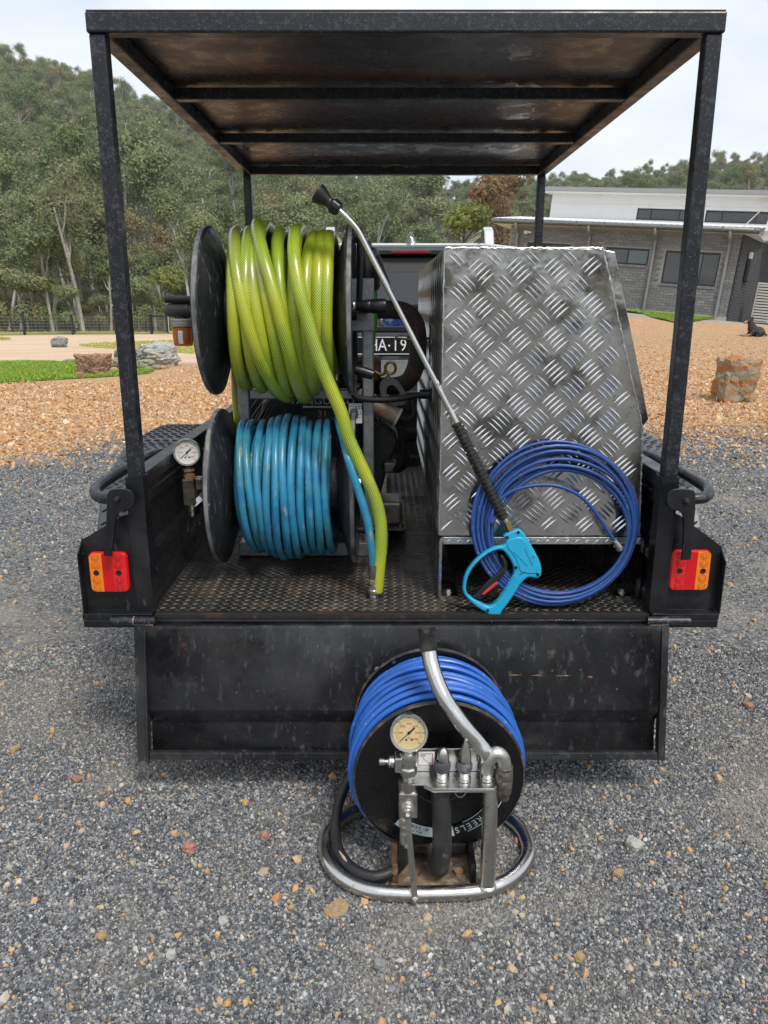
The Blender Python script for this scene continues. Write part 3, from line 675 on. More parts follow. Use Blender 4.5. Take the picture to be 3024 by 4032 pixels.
# posts, sleeves and roof
for s_, x0 in ((-1, -.628), (1, .6855)):
    MB().box(x0, x0 + .035, .005, .040, .70, 1.786).build('corner_post', 'black_post', TR, bevel=.004)
    MB().box(x0, x0 + .035, 1.855, 1.890, .45, 1.786).build('corner_post', 'black_post', TR, bevel=.004)
    xs = (-.633, -.590) if s_ < 0 else (.679, .722)
    m = MB()                                          # open-topped square sleeve
    a, b = xs; c_, d_ = 0.0, .043; w_ = .003
    m.box(a, b, c_, c_ + w_, .4535, .822).box(a, b, d_ - w_, d_, .4535, .822).box(a, a + w_, c_ + w_, d_ - w_, .4535, .822).box(b - w_, b, c_ + w_, d_ - w_, .4535, .822)
    m.build('post_sleeve', 'black_paint', TR)
z0, z1 = 1.786, 1.826
MB().box(-.631, .7235, 0, .040, z0, z1).build('roof_beam', 'black_post', TR, bevel=.004)
MB().box(-.631, .7235, 1.855, 1.895, z0 + .002, z1 - .002).build('roof_beam', 'black_post', TR, bevel=.003)
for x0 in (-.6295, .6835): MB().box(x0, x0 + .038, .0405, 1.8545, z0, z1 - .003).build('roof_beam', 'rust_black' if 0 else 'black_post', TR, bevel=.003)
for yy in (.565, 1.165): MB().box(-.591, .683, yy, yy + .035, z0 + .003, z1 - .006).build('roof_beam', 'black_post', TR, bevel=.003)
MB().box(-.6285, .7205, .002, 1.893, z1 + .0005, z1 + .003).build('roof_sheet', 'roof_under', TR)
m = MB(); rd = random.Random(5)
for yy in (.604, 1.204, 1.849):
    for k in range(6):
        x = rd.uniform(-.55, .64); m.box(x - .012, x + .012, yy - .004, yy + .001, z1 - .012, z1 - .004)
m.build('weld_tacks', 'scuffed_grey', TR, kind='stuff')
# light brackets, lights, latches
def face(y):
    return lambda a, b, d: (a, y + d, b)
def bracket(poly, xo, sg):
    o = MB().prism(poly, face(.0125), 0, .003).build('light_bracket', 'black_paint', TR)
    zt = .659 if sg < 0 else .640
    MB().prism([(-.030, .470), (.040, .470), (.040, zt - .02), (.010, zt), (-.030, zt - .03)], lambda a, b, d: (xo + d, a + .015, b), 0, .003 * sg).build('bracket_flange', 'black_paint', o)
bracket([(-.762, .471), (-.634, .471), (-.634, .725), (-.650, .722), (-.762, .657)], -.762, -1)
bracket([(.852, .471), (.7225, .471), (.7225, .728), (.738, .722), (.852, .640)], .852, 1)
def rrect(x0, x1, z0, z1, r, n=5):
    P = []
    for cx, cz, a0 in ((x1 - r, z1 - r, 0), (x0 + r, z1 - r, 90), (x0 + r, z0 + r, 180), (x1 - r, z0 + r, 270)):
        for i in range(n + 1):
            a = R(a0 + 90 * i / n); P.append((cx + r * math.cos(a), cz + r * math.sin(a)))
    return P
def tail_light(x0, x1, z0, z1, amber_left):
    o = MB().prism(rrect(x0, x1, z0, z1, .014), face(.0), .0, .012).build('tail_light', 'lens_red_band', TR, bevel=.003)
    o['label'] = 'square red and amber tail light ' + ('left of the tailgate' if amber_left else 'right of the tailgate')
    w = x1 - x0; f = lambda k: x0 + w * (k if amber_left else 1 - k)
    def half(a, b, mat, nm):
        lo, hi = sorted((f(a), f(b))); P = rrect(x0 + .003, x1 - .003, z0 + .003, z1 - .003, .012, 8)
        P = [(min(max(p, lo), hi), q) for p, q in P]; Q = []
        for p in P:
            if not Q or (abs(p[0] - Q[-1][0]) + abs(p[1] - Q[-1][1])) > 1e-5: Q.append(p)
        return MB().prism(Q, face(-.004), 0, .0045).build(nm, mat, o, bevel=.0012)
    half(0, .355, 'amber_lens', 'amber_lens'); half(.355, .63, 'lens_red_band', 'reflector_band'); half(.63, 1, 'red_lens', 'red_lens')
    zc = (z0 + z1) / 2
    for k in (.19, .77):
        MB().lathe([(.0, -.0046), (.0055, -.0046), (.007, -.0052), (.0075, -.0042)], (f(k), .0, zc), (0, 1, 0), 16).build('screw_well', 'ink_black', o, smooth=True)
        for i in (-1.55, -.75, .75, 1.55):
            MB().lathe([(.0005, -.0048), (.005, -.0047), (.0085, -.0044), (.0098, -.0038)], (f(k), 0, zc + i * .0265), (0, 1, 0), 18).build('lens_dome', 'amber_lens' if k < .3 else 'red_lens', o, smooth=True)
            for rr_ in (.0050, .0092): MB().lathe([(rr_ - .0006, -.0049), (rr_, -.0052), (rr_ + .0006, -.0049)], (f(k), 0, zc + i * .0265), (0, 1, 0), 20).build('lens_ring', 'amber_ring' if k < .3 else 'red_ring', o)
tail_light(-.744, -.646, .523, .629, True); tail_light(.722, .823, .528, .634, False)
def latch(poly, bolt, sg):
    o = curve2d('latch_bracket', chaikin(poly, 2), [], .006, .0015, Matrix.Translation((0, -.030, 0)) @ Matrix.Rotation(R(90), 4, 'X'), 'black_paint', TR)
    MB().lathe([(.0001, -.012), (.006, -.010), (.0085, -.005), (.009, 0)], (bolt[0], -.032, bolt[1]), (0, 1, 0), 18).build('bolt_head', 'black_post', o, smooth=True)
    MB().cyl((bolt[0], -.03, bolt[1]), (bolt[0], .0, bolt[1]), .007).build('pin', 'black_paint', o, smooth=True)
latch([(-.670,.775),(-.667,.792),(-.655,.801),(-.617,.801),(-.604,.789),(-.603,.762),(-.615,.749),(-.640,.746),(-.652,.728),(-.660,.69),(-.672,.630),(-.672,.630),(-.672,.630),(-.692,.632),(-.692,.632),(-.692,.632),(-.684,.68),(-.676,.720)], (-.645,.775), -1)
latch([(.753,.784),(.748,.797),(.728,.801),(.697,.801),(.684,.788),(.684,.762),(.700,.747),(.722,.745),(.731,.724),(.735,.66),(.735,.620),(.735,.620),(.735,.620),(.757,.620),(.757,.620),(.757,.620),(.757,.67),(.756,.727)], (.731,.771), 1)
for sg, x0 in ((-1, -.634), (1, .723)):
    q = lambda dx, y, z: (x0 + sg * dx, y, z)
    P = spline([q(.000, .000, .772), q(.030, -.006, .770), q(.066, .0, .772), q(.088, .035, .779), q(.090, .09, .785), q(.078, .20, .793), q(.060, .36, .80), q(.03, .42, .802), q(.0, .43, .802)], 6)
    MB().tube(P, .0145, 12).build('tie_rail', 'black_post', TR, smooth=True)
# tailgate: hinged at the floor edge, hanging open and leaning out
ga = Vector((0, -.030, .447)); gb = Vector((0, -.092, .105)); gd = (gb - ga).normalized(); gn = Vector((0, gd.z, -gd.y)).normalized()
if gn.y > 0: gn = -gn
GL = (gb - ga).length
def gp(x, s, n): p = ga + gd * s + gn * n; return (x, p.y, p.z)
prof = [(.0, -.014), (.0, .010), (.003, .0135), (.008, .015), (.215, .015), (.221, .013), (.258, -.013), (.264, -.014), (GL - .012, -.012), (GL - .012, -.018)]
m = MB(); n = len(prof)
for x in (-.598, -.18, .26, .697): m.v += [gp(x, a, b + (.002 if -.5 < x < .5 and .05 < a < .2 else 0)) for a, b in prof]
for k in range(3): m.f += [(k * n + i, k * n + i + 1, (k + 1) * n + i + 1, (k + 1) * n + i) for i in range(n - 1)]
gate = m.build('tailgate', 'black_gate', TR, smooth=True, ang=25); so = gate.modifiers.new('thick', 'SOLIDIFY'); so.thickness = .002
def gbox(x0, x1, s0, s1, n0, n1, nm, mat='black_gate'):
    q = [gp(x, s, n) for n in (n0, n1) for s in (s0, s1) for x in (x0, x1)]
    return MB().add(q, [(0,1,3,2),(4,6,7,5),(0,4,5,1),(2,3,7,6),(0,2,6,4),(1,5,7,3)]).build(nm, mat, gate, bevel=.0015)
gbox(-.630, -.600, -.004, GL + .004, -.010, .012, 'gate_flange'); gbox(.699, .7185, -.004, GL + .004, -.010, .012, 'gate_flange')
gbox(-.6025, -.5985, .012, GL + .010, .0125, .024, 'flange_edge'); gbox(.6975, .7010, .012, GL + .008, .0125, .020, 'flange_edge')
gbox(-.597, .697, GL - .020, GL - .001, -.003, .018, 'bottom_lip')
rd = random.Random(12)                                          # a scrape down to rust along the panel
for (x, s_, L) in ((.33, .125, .040), (.385, .1265, .030), (.45, .127, .045), (.52, .130, .016)):
    k = 13; q = [gp(x + L * .5 * math.cos(math.tau * i / k) * rd.uniform(.7, 1.2), s_ + .0020 * math.sin(math.tau * i / k) * rd.uniform(.3, 1.6), .0176) for i in range(k)]
    MB().add(q, [tuple(range(k))]).build('scrape', 'rust', gate)
for sg, xa, xb, xc in ((-1, -.690, -.634, -.577), (1, .773, .716, .665)):
    hg = MB().cyl((xa, -.030, .457), (xb, -.030, .457), .0108, n=18).build('hinge', 'black_post', TR, smooth=True)
    MB().cyl((xb, -.030, .457), (xc, -.030, .457), .0113, n=18).build('hinge_barrel', 'black_post', hg, smooth=True)
    MB().cyl((xb - .001 * sg, -.030, .457), (xb - .004 * sg, -.030, .457), .0120, n=18).build('hinge_washer', 'rust', hg, smooth=True)
    MB().box(min(xb, xc) + .004, max(xb, xc) - .004, -.040, -.024, .435, .452).build('hinge_lug', 'rust', hg, bevel=.003)
    MB().box(min(xa, xb) + .006, max(xa, xb), -.026, -.0165, .440, .466).build('hinge_lug', 'black_paint', hg, bevel=.003)
# mudguards and wheels
ARCH = [(.315, .560), (.325, .60), (.36, .655), (.405, .70), (.48, .74), (.61, .777), (.74, .790), (.87, .793), (1.0, .790), (1.13, .777), (1.26, .74), (1.335, .70), (1.38, .655), (1.415, .60), (1.425, .56)]; WY_ = .87
for sg, x0 in ((-1, -.640), (1, .728)):
    xo = x0 + sg * .195; m = MB(); n = len(ARCH)
    for x in (x0, xo): m.v += [(x, a, b) for a, b in ARCH]
    m.f += [(i, i + 1, n + i + 1, n + i) for i in range(n - 1)]
    mg = m.build('mudguard', 'guard_plate', TR); so = mg.modifiers.new('thick', 'SOLIDIFY'); so.thickness = .003; so.offset = 0
    MB().prism([(a, b) for a, b in ARCH] + [(a, b - .022) for a, b in reversed(ARCH)], lambda a, b, d: (xo + d * sg, a, b), -.001, .003).build('guard_edge', 'black_paint', mg)
    m = MB(); rows = 0; pts = spline([(0, a, b) for a, b in ARCH], 10); acc = 0; last = pts[0]
    for k in range(1, len(pts) - 1):
        acc += (pts[k] - last).length; last = pts[k]
        if acc < .0145: continue
        acc = 0; rows += 1; tg = (pts[k + 1] - pts[k - 1]).normalized(); nr = Vector((0, -tg.z, tg.y)).normalized()
        if nr.z < 0 and pts[k].z > .75: nr = -nr
        if pts[k].z <= .75 and (nr.y > 0) == (pts[k].y < WY_): nr = -nr
        for c_ in range(6):
            x = x0 + sg * (.016 + .03 * c_ + (.015 if rows % 2 else 0)); dr = Vector((.85, 0, 0)) + tg * (.52 if rows % 2 else -.52)
            m.tread(Vector((x, pts[k].y, pts[k].z)) + nr * .0012, dr.normalized(), nr, .026, .0075, .003)
    m.build('tread_pattern', 'guard_bar', mg, smooth=True, kind='stuff', fix=False)
    xc = x0 + sg * .095
    wl = MB().lathe([(.165, -.085), (.185, -.09), (.27, -.095), (.295, -.080), (.302, -.04), (.302, .04), (.295, .080), (.27, .095), (.185, .09), (.165, .085)], (xc, WY_, .302), (1, 0, 0), 48, True).build('wheel', 'tyre', TR, smooth=True)
    m = MB()
    for k in range(60):
        a = math.tau * k / 60; c_, s_ = math.cos(a), math.sin(a)
        for dx in (-.055, 0, .055):
            p = Vector((xc + dx, WY_ + c_ * .302, .302 + s_ * .302)); m.tread(p, Vector((.8, -s_ * .6, c_ * .6)), (0, c_, s_), .05, .014, .006)
    m.build('tyre_tread', 'tyre', wl, fix=False)
    MB().lathe([(.0001, .03 * sg), (.05, .03 * sg), (.06, .015 * sg), (.12, .0), (.15, .02 * sg), (.168, .08 * sg), (.168, -.08 * sg)], (xc, WY_, .302), (1, 0, 0), 36).build('rim', 'galvanised', wl, smooth=True)

# ---------------------------------------------------------------- aluminium tread-plate toolbox
TB = thing('toolbox', 'aluminium tread plate toolbox with sloped lid standing on the trailer floor', 'toolbox', (.41, .77, FZ))
B0, B1 = .100, 1.45
poly = [(.144, .641), (.672, .641), (.655, .927), (.523, 1.360), (.144, 1.360)]
MB().prism(poly, face(0), B0, B1).build('body', 'aluminium', TB, bevel=.003)
MB().box(.1425, .1438, B0 + .004, B1 - .004, .645, 1.356).build('side_panel', 'aluminium_side', TB)
# five-bar pattern on front and left side
m = MB(); rd = random.Random(4); pitch = .0905
def inside(x, z, mg=.012):
    xr = .672 + (z - .641) * (.655 - .672) / (.927 - .641) if z < .927 else .655 + (z - .927) * (.523 - .655) / (1.360 - .927)
    return .144 + mg * .3 < x < xr - mg and .641 + mg < z < 1.360 - mg * .5
def cluster(cx, cz, d, put_):
    dr = Vector((math.cos(R(43)), d * math.sin(R(43)), 0)); pr = Vector((-dr.y, dr.x, 0))
    for k in range(-2, 3):
        c = Vector((cx, cz, 0)) + pr * (k * .0118) + dr * (abs(k) * -.0006)
        put_(c.x, c.y, dr)
for i in range(-1, 9):
    for j in range(-1, 11):
        for h_, d in ((0, 1), (.5, -1)):
            cx = .172 + (i + h_) * pitch - .0035 * (j + h_); cz = .662 + (j + h_) * .0805 + .001 * i
            def pf(x, z, dr):
                e = [(x + s_ * dr.x * .019, z + s_ * dr.y * .019) for s_ in (-1, 0, 1)]
                if all(inside(*q) for q in e): m.tread((x, B0 - .0002, z), Vector((dr.x, 0, dr.y)), (0, -1, 0), .046, .0056, .0022)
            cluster(cx, cz, d, pf)
m.build('tread_pattern', 'aluminium_bar', TB, smooth=True, kind='stuff', fix=False)
m = MB()
for i in range(0, 16):
    for j in range(-1, 10):
        for h_, d in ((0, 1), (.5, -1)):
            cy = B0 + .04 + (i + h_) * pitch; cz = .662 + (j + h_) * .0805
            def pf(a, z, dr):
                if B0 + .02 < a < B1 - .02 and .655 < z < 1.345: m.tread((.1423, a, z), Vector((0, dr.x, dr.y)), (-1, 0, 0), .046, .0056, .0022)
            cluster(cy, cz, d, pf)
m.build('tread_pattern', 'aluminium_side', TB, smooth=True, kind='stuff', fix=False)
# sloped lid standing proud of the right side
lid = MB().prism([(.5245, 1.3580), (.557, 1.352), (.674, .948), (.6565, .920)], face(0), B0 + .016, B1 - .02).build('lid', 'aluminium', TB, bevel=.002)
m = MB(); rd = random.Random(2)
def bead(a, b, n, r):
    a, b = Vector(a), Vector(b); P = [a + (b - a) * (i / n) + Vector((rd.gauss(0, .0007), rd.gauss(0, .0005), rd.gauss(0, .0007))) for i in range(n + 1)]
    m.tube(P, r, 6, rr=[r * rd.uniform(.75, 1.3) for _ in P])
f_ = B0 + .001
for a, b in (((.145, f_, .645), (.145, f_, 1.359)), ((.145, f_, 1.3595), (.523, f_, 1.3595)), ((.523, f_, 1.359), (.655, f_, .927)), ((.655, f_, .927), (.6715, f_, .644))): bead(a, b, 60, .0024)
m.build('weld_bead', 'aluminium_weld', TB, smooth=True)
# bent-plate base frame with feet bolted to the floor
t_ = .0075
def arc(cx, cz, r, a0, a1, n=5): return [(cx + r * math.cos(R(a0 + (a1 - a0) * i / n)), cz + r * math.sin(R(a0 + (a1 - a0) * i / n))) for i in range(n + 1)]
L0, R0, T0 = .146, .686, .639
outer = [(.199, FZ + .001)] + arc(L0 + .010, FZ + .011, .010, 270, 180) + arc(L0 + .012, T0 - .012, .012, 180, 90) + arc(R0 - .012, T0 - .012, .012, 90, 0) + arc(R0 - .010, FZ + .011, .010, 0, -90) + [(.624, FZ + .001)]
inner = [(.624, FZ + t_)] + arc(R0 - .012 - t_ + .004, FZ + .004 + t_, .004, -90, 0) + arc(R0 - t_ - .010, T0 - t_ - .010, .010, 0, 90) + arc(L0 + t_ + .010, T0 - t_ - .010, .010, 90, 180) + arc(L0 + t_ + .004, FZ + t_ + .004, .004, 180, 270) + [(.199, FZ + t_)]
MB().prism(outer + inner, face(0), B0 + .001, B1 - .04).build('base_frame', 'aluminium', TB)
MB().box(.156, .676, B0 - .0015, B0 + .0005, .6195, .6375).build('frame_lip', 'aluminium_weld', TB, bevel=.0006)
m = MB()
for i in range(20):
    x = .17 + i * .026; m.tread((x, B0 - .0015, .6285), Vector((.8, 0, .6)), (0, -1, 0), .012, .003, .001)
m.build('tread_pattern', 'aluminium_bar', TB, kind='stuff', fix=False)
for xx in (.176, .648):
    b_ = MB().cyl((xx, B0 + .035, FZ + t_), (xx, B0 + .035, FZ + t_ + .0015), .012, n=20).build('washer', 'nickel', TB, smooth=True)
    MB().cyl((xx, B0 + .035, FZ + t_ + .0015), (xx, B0 + .035, FZ + t_ + .009), .0085, n=6).build('bolt', 'nickel', TB)
t = NT('clear_pane'); gl = t.n('ShaderNodeBsdfGlossy'); gl.inputs['Roughness'].default_value = .03; tp = t.n('ShaderNodeBsdfTransparent'); fr = t.n('ShaderNodeFresnel', i_0=1.35)
ms = t.n('ShaderNodeMixShader'); t.l(fr.outputs[0], ms.inputs[0]); t.l(tp.outputs[0], ms.inputs[1]); t.l(gl.outputs[0], ms.inputs[2]); t.done(ms)
def gauge(parent, c, rad, face_dir, dial_mat, nums):
    """round pressure gauge; face_dir points out of the dial"""
    c = Vector(c); n = Vector(face_dir).normalized(); rt = Vector((0, 0, 1)).cross(n) * -1; rt = n.cross(Vector((0, 0, 1))).normalized() * -1; up = n.cross(rt) * 1
    if up.z < 0: up = -up
    F4 = Matrix(((rt.x, up.x, n.x, c.x), (rt.y, up.y, n.y, c.y), (rt.z, up.z, n.z, c.z), (0, 0, 0, 1)))
    g_ = MB().lathe([(.0001, -.030), (rad * .9, -.030), (rad * .93, -.026), (rad * .93, -.004), (rad, -.003), (rad, .004), (rad * .97, .006), (rad * .86, .0058), (rad * .84, .002), (rad * .84, -.001)], c, n, 48).build('pressure_gauge', 'stainless', parent, smooth=True, ang=30)
    d = MB().lathe([(.0001, .0002), (rad * .845, .0002)], c, n, 48).build('dial', dial_mat, g_)
    m = MB(); m2 = MB()
    def at(a, r, z=.0006): return F4 @ Vector((math.cos(a) * r, math.sin(a) * r, z))
    for k in range(61):
        a = R(225 - 270 * k / 60); L = .09 if k % 10 == 0 else (.065 if k % 5 == 0 else .04)
        m.bar(at(a, rad * (.70 - L)), at(a, rad * .70), rad * .012, .0002, n)
    for k in range(41):
        a = R(225 - 270 * k / 40); m2.bar(at(a, rad * .55), at(a, rad * (.60 if k % 5 else .64)), rad * .010, .0002, n)
    m.build('scale_marks', 'ink_black', g_); m2.build('scale_marks', 'ink_red', g_)
    for k, s_ in enumerate(nums):
        a = R(225 - 270 * k / (len(nums) - 1)); text(s_, rad * .15, 'ink_red', Matrix.Translation(at(a, rad * .46, .0007) - c) @ F4, g_, 'numeral', 0)
        text(str(k * 70), rad * .10, 'ink_black', Matrix.Translation(at(a, rad * .775, .0007) - c) @ F4, g_, 'numeral', 0)
    text('psi', rad * .13, 'ink_black', Matrix.Translation(at(R(-90), rad * .25, .0007) - c) @ F4, g_, 'lettering', 0)
    for s_ in (-1, 1): MB().lathe([(.0001, .0010), (rad * .055, .0010), (rad * .055, .0003)], F4 @ Vector((s_ * rad * .14, -rad * .36, 0)), n, 12).build('dial_screw', 'ink_black', g_)
    m = MB(); a = R(222)
    m.bar(at(a, rad * .62, .0022), at(a, -rad * .05, .0022), rad * .03, .0006, n); m.bar(at(a, -rad * .05, .0022), at(a, -rad * .40, .0022), rad * .085, .0006, n)
    m.lathe([(.0001, .0032), (rad * .08, .0032), (rad * .08, .001)], c, n, 14); m.build('needle', 'ink_black', g_)
    MB().lathe([(.0001, .0048), (rad * .85, .0046)], c, n, 40).build('window', 'clear_pane', g_, smooth=True)
    return g_
# ---------------------------------------------------------------- petrol engine and pump skid with galvanised reel stand
EN = thing('pump_engine', 'black petrol engine and pump skid with galvanised reel stand', 'engine', (-.22, 1.0, FZ))
def eb(nm, mat, *a, bev=.004, par=None): return MB().box(*a).build(nm, mat, par or EN, bevel=bev)
for yy in (.545, 1.55): eb('skid_rail', 'galvanised', -.455, .015, yy, yy + .05, FZ + .001, FZ + .045)
for xx in (-.452, -.03): eb('skid_rail', 'rust_plate', xx, xx + .042, .596, 1.549, FZ + .0012, FZ + .040)
eb('skid_plate', 'rust_plate', -.03, .075, .60, 1.0, FZ + .0412, FZ + .049)
for xx, zt in ((-.437, 1.44), (-.064, 1.165)): eb('stand_post', 'galvanised', xx, xx + .033, .470, .505, FZ + .046, zt)
eb('stand_post', 'galvanised', -.064, -.031, .545, .58, FZ + .046, 1.30)
eb('stand_plate', 'galvanised', -.155, -.0285, .464, .4695, 1.155, 1.302, bev=.002)
eb('stand_foot', 'galvanised', -.455, .012, .46, .54, FZ + .001, FZ + .0445)
eb('stand_bar', 'galvanised', -.403, -.065, .475, .505, .955, .985)
# engine
eb('crankcase', 'engine_black', -.34, -.10, .70, 1.02, .53, .80, bev=.02)
sh = MB().prism([(-.40, .86), (-.385, .93), (-.33, .985), (-.285, 1.02), (-.14, 1.02), (-.085, .985), (-.035, .93), (-.02, .86), (-.06, .72), (-.36, .72)], face(.60), 0, .12).build('blower_shroud', 'engine_black', EN, bevel=.012)
MB().prism([(-.29, .985), (-.11, .985), (-.075, .95), (-.11, .905), (-.29, .905), (-.325, .95)], face(.5955), 0, .005).build('badge_panel', 'engine_black', sh, bevel=.003)
text('VANGUARD', .030, 'sticker_white', facing((-.195, .5945, .935)), sh, sx=1.25); text('31', .030, 'yellow_zinc', facing((-.195, .5945, .895)), sh, sx=1.1)
m = MB(); m.box(-.255, -.135, .5935, .5946, .915, .920); m.build('badge_line', 'sticker_white', sh)
for x, z in ((-.305, .945), (-.088, .945)): MB().lathe([(.0001, -.003), (.006, -.003), (.007, .0)], (x, .596, z), (0, 1, 0), 12).build('cover_screw', 'black_plastic', sh)
for s_ in (-1, 1):
    for k in range(4):
        x = -.21 + s_ * (.135 + .016 * k); MB().bar((x, .5985, .92 - .006 * k), (x + s_ * .05, .5985, .84 - .006 * k), .006, .006, (0, 1, 0)).build('shroud_rib', 'engine_black', sh, bevel=.002)
    fn = MB()
    for k in range(8):
        p = Vector((-.21 + s_ * (.12 + .014 * k), .86, .84 + .012 * k)); fn.bar(p + Vector((-s_ * .05, 0, .07)), p + Vector((s_ * .05, 0, -.07)), .14, .004, Vector((s_ * .7, 0, .7)))
    fn.build('cylinder_fins', 'engine_grey', EN)
ac = MB().lathe([(.0001, .065), (.055, .062), (.068, .045), (.07, -.06), (.06, -.07), (.0001, -.072)], (-.21, .80, 1.05), (0, 0, 1), 28).build('air_cleaner', 'engine_black', EN, smooth=True)
for k in range(5): eb('vent_slat', 'engine_grey', -.29, -.245, .597, .605, 1.022 + k * .0075, 1.025 + k * .0075, bev=0); eb('vent_slat', 'engine_grey', -.12, -.045, .66, .70, 1.022 + k * .0075, 1.026 + k * .0075, bev=0)
# black fuel canister hanging behind the green reel, rusty exhaust elbow, fuel filter, throttle bracket
MB().lathe([(.0001, .075), (.018, .075), (.020, .062), (.036, .055), (.042, .040), (.044, -.05), (.038, -.064), (.0001, -.066)], (-.055, .60, 1.335), (0, 0, 1), 28).build('canister', 'black_plastic', EN, smooth=True)
MB().bar((-.020, .555, 1.37), (.012, .555, 1.285), .016, .010, (0, 1, 0)).build('canister_clip', 'black_plastic', EN, bevel=.003)
MB().tube(spline([(-.085, .455, 1.42), (-.070, .455, 1.40), (-.068, .46, 1.33), (-.072, .46, 1.22)], 6), .009, 8).build('cable', 'rubber', EN, smooth=True)
P = spline([(-.06, .62, 1.213), (.03, .62, 1.214), (.072, .62, 1.203), (.099, .62, 1.168), (.106, .62, 1.11), (.102, .62, 1.05), (.080, .63, 1.000), (.04, .66, .978), (-.06, .75, .97)], 8)
ex = MB().tube(P, .0275, 16).build('exhaust_pipe', 'rusty_pipe', EN, smooth=True)
MB().lathe([(.028, -.003), (.034, -.003), (.034, .003), (.028, .003)], (.105, .62, 1.128), (.02, 0, 1), 24, True).build('clamp_ring', 'rusty_pipe', ex, smooth=True)
MB().cyl((.040, .595, 1.128), (.080, .590, 1.126), .004, n=10).cyl((.034, .595, 1.129), (.042, .595, 1.129), .008, n=6).cyl((.046, .592, 1.136), (.080, .592, 1.136), .003, n=8).build('clamp_bolt', 'oily_steel', ex)
eb('muffler', 'rusty_pipe', -.14, -.01, .66, .84, .985, 1.065, bev=.015); eb('muffler_shield', 'rust', -.085, -.012, .640, .655, .995, 1.06, bev=.004)
fl = MB().cyl((-.035, .58, .925), (.040, .575, .890), .024, .027, n=20).build('fuel_filter', 'filter_beige', EN, smooth=True)
MB().cyl((.040, .575, .890), (.047, .5745, .8865), .030, n=20).build('filter_cap', 'white_plastic', fl, smooth=True)
tb = MB().prism([(-.012, 1.005), (.030, 1.018), (.072, .962), (.078, .945), (.060, .925), (.020, .928), (-.004, .945), (-.014, .975)], face(.566), 0, .004)
curve2d('throttle_bracket', chaikin([(-.012, 1.005), (.030, 1.018), (.074, .960), (.078, .945), (.060, .925), (.020, .928), (-.004, .945), (-.014, .975)], 1), [chaikin([(.008, .985), (.030, .992), (.050, .965), (.048, .950), (.022, .948), (.008, .955)], 1)], .004, .0008, Matrix.Translation((0, .560, 0)) @ Matrix.Rotation(R(90), 4, 'X'), 'engine_grey', EN)
MB().lathe([(.0001, -.006), (.008, -.006), (.009, -.002), (.009, 0)], (.012, .557, 1.012), (0, 1, 0), 12).build('bracket_bolt', 'oily_steel', EN, smooth=True)
MB().tube([Vector((.020 + .016 * math.cos(R(a)), .57, 1.040 + .018 * math.sin(R(a)))) for a in range(0, 360, 20)], .0045, 8, closed=True).build('pull_ring', 'yellow_zinc', EN, smooth=True)
MB().tube(spline([(-.03, .575, 1.03), (-.005, .572, 1.02), (.008, .57, 1.035)], 5), .005, 8).build('lever', 'yellow_zinc', EN, smooth=True)
for P_, r_ in (([(.045, .575, .888), (.075, .58, .875), (.092, .60, .885), (.090, .61, .93), (.075, .62, .95)], .009), ([(.03, .60, .90), (.05, .60, .86), (.06, .60, .80), (.055, .60, .735), (.030, .62, .71), (.0, .64, .715)], .0105), ([(.06, .62, .80), (.078, .62, .76), (.070, .63, .72), (.04, .64, .70), (0, .65, .73)], .006)):
    MB().tube(spline(P_, 6), r_, 10).build('fuel_line', 'rubber', EN, smooth=True)
ai = MB().prism([(-.03, .86), (-.005, .87), (.035, .83), (.050, .79), (.010, .70), (-.01, .62), (-.04, .60), (-.08, .64)], face(.66), 0, .18).build('oil_cooler', 'engine_black', EN, bevel=.01)
eb('pump_body', 'oily_steel', -.02, .06, .62, .75, .52, .60, bev=.01); eb('pump_block', 'engine_grey', .0, .04, .61, .68, .70, .735, bev=.006)
for yy in (.62, .70, .80):
    MB().cyl((.055, yy, FZ + .05), (.055, yy, FZ + .062), .009, n=6).build('skid_bolt', 'oily_steel', EN)
st = MB().box(-.105, -.0658, .4625, .4635, .885, .945).build('sticker', 'sticker_white', EN)
text('OAST', .016, 'ink_navy', facing((-.082, .4620, .931)), st); text('ERS', .016, 'ink_navy', facing((-.079, .4620, .915)), st); text('hire and', .006, 'ink_navy', facing((-.080, .4620, .903)), st)
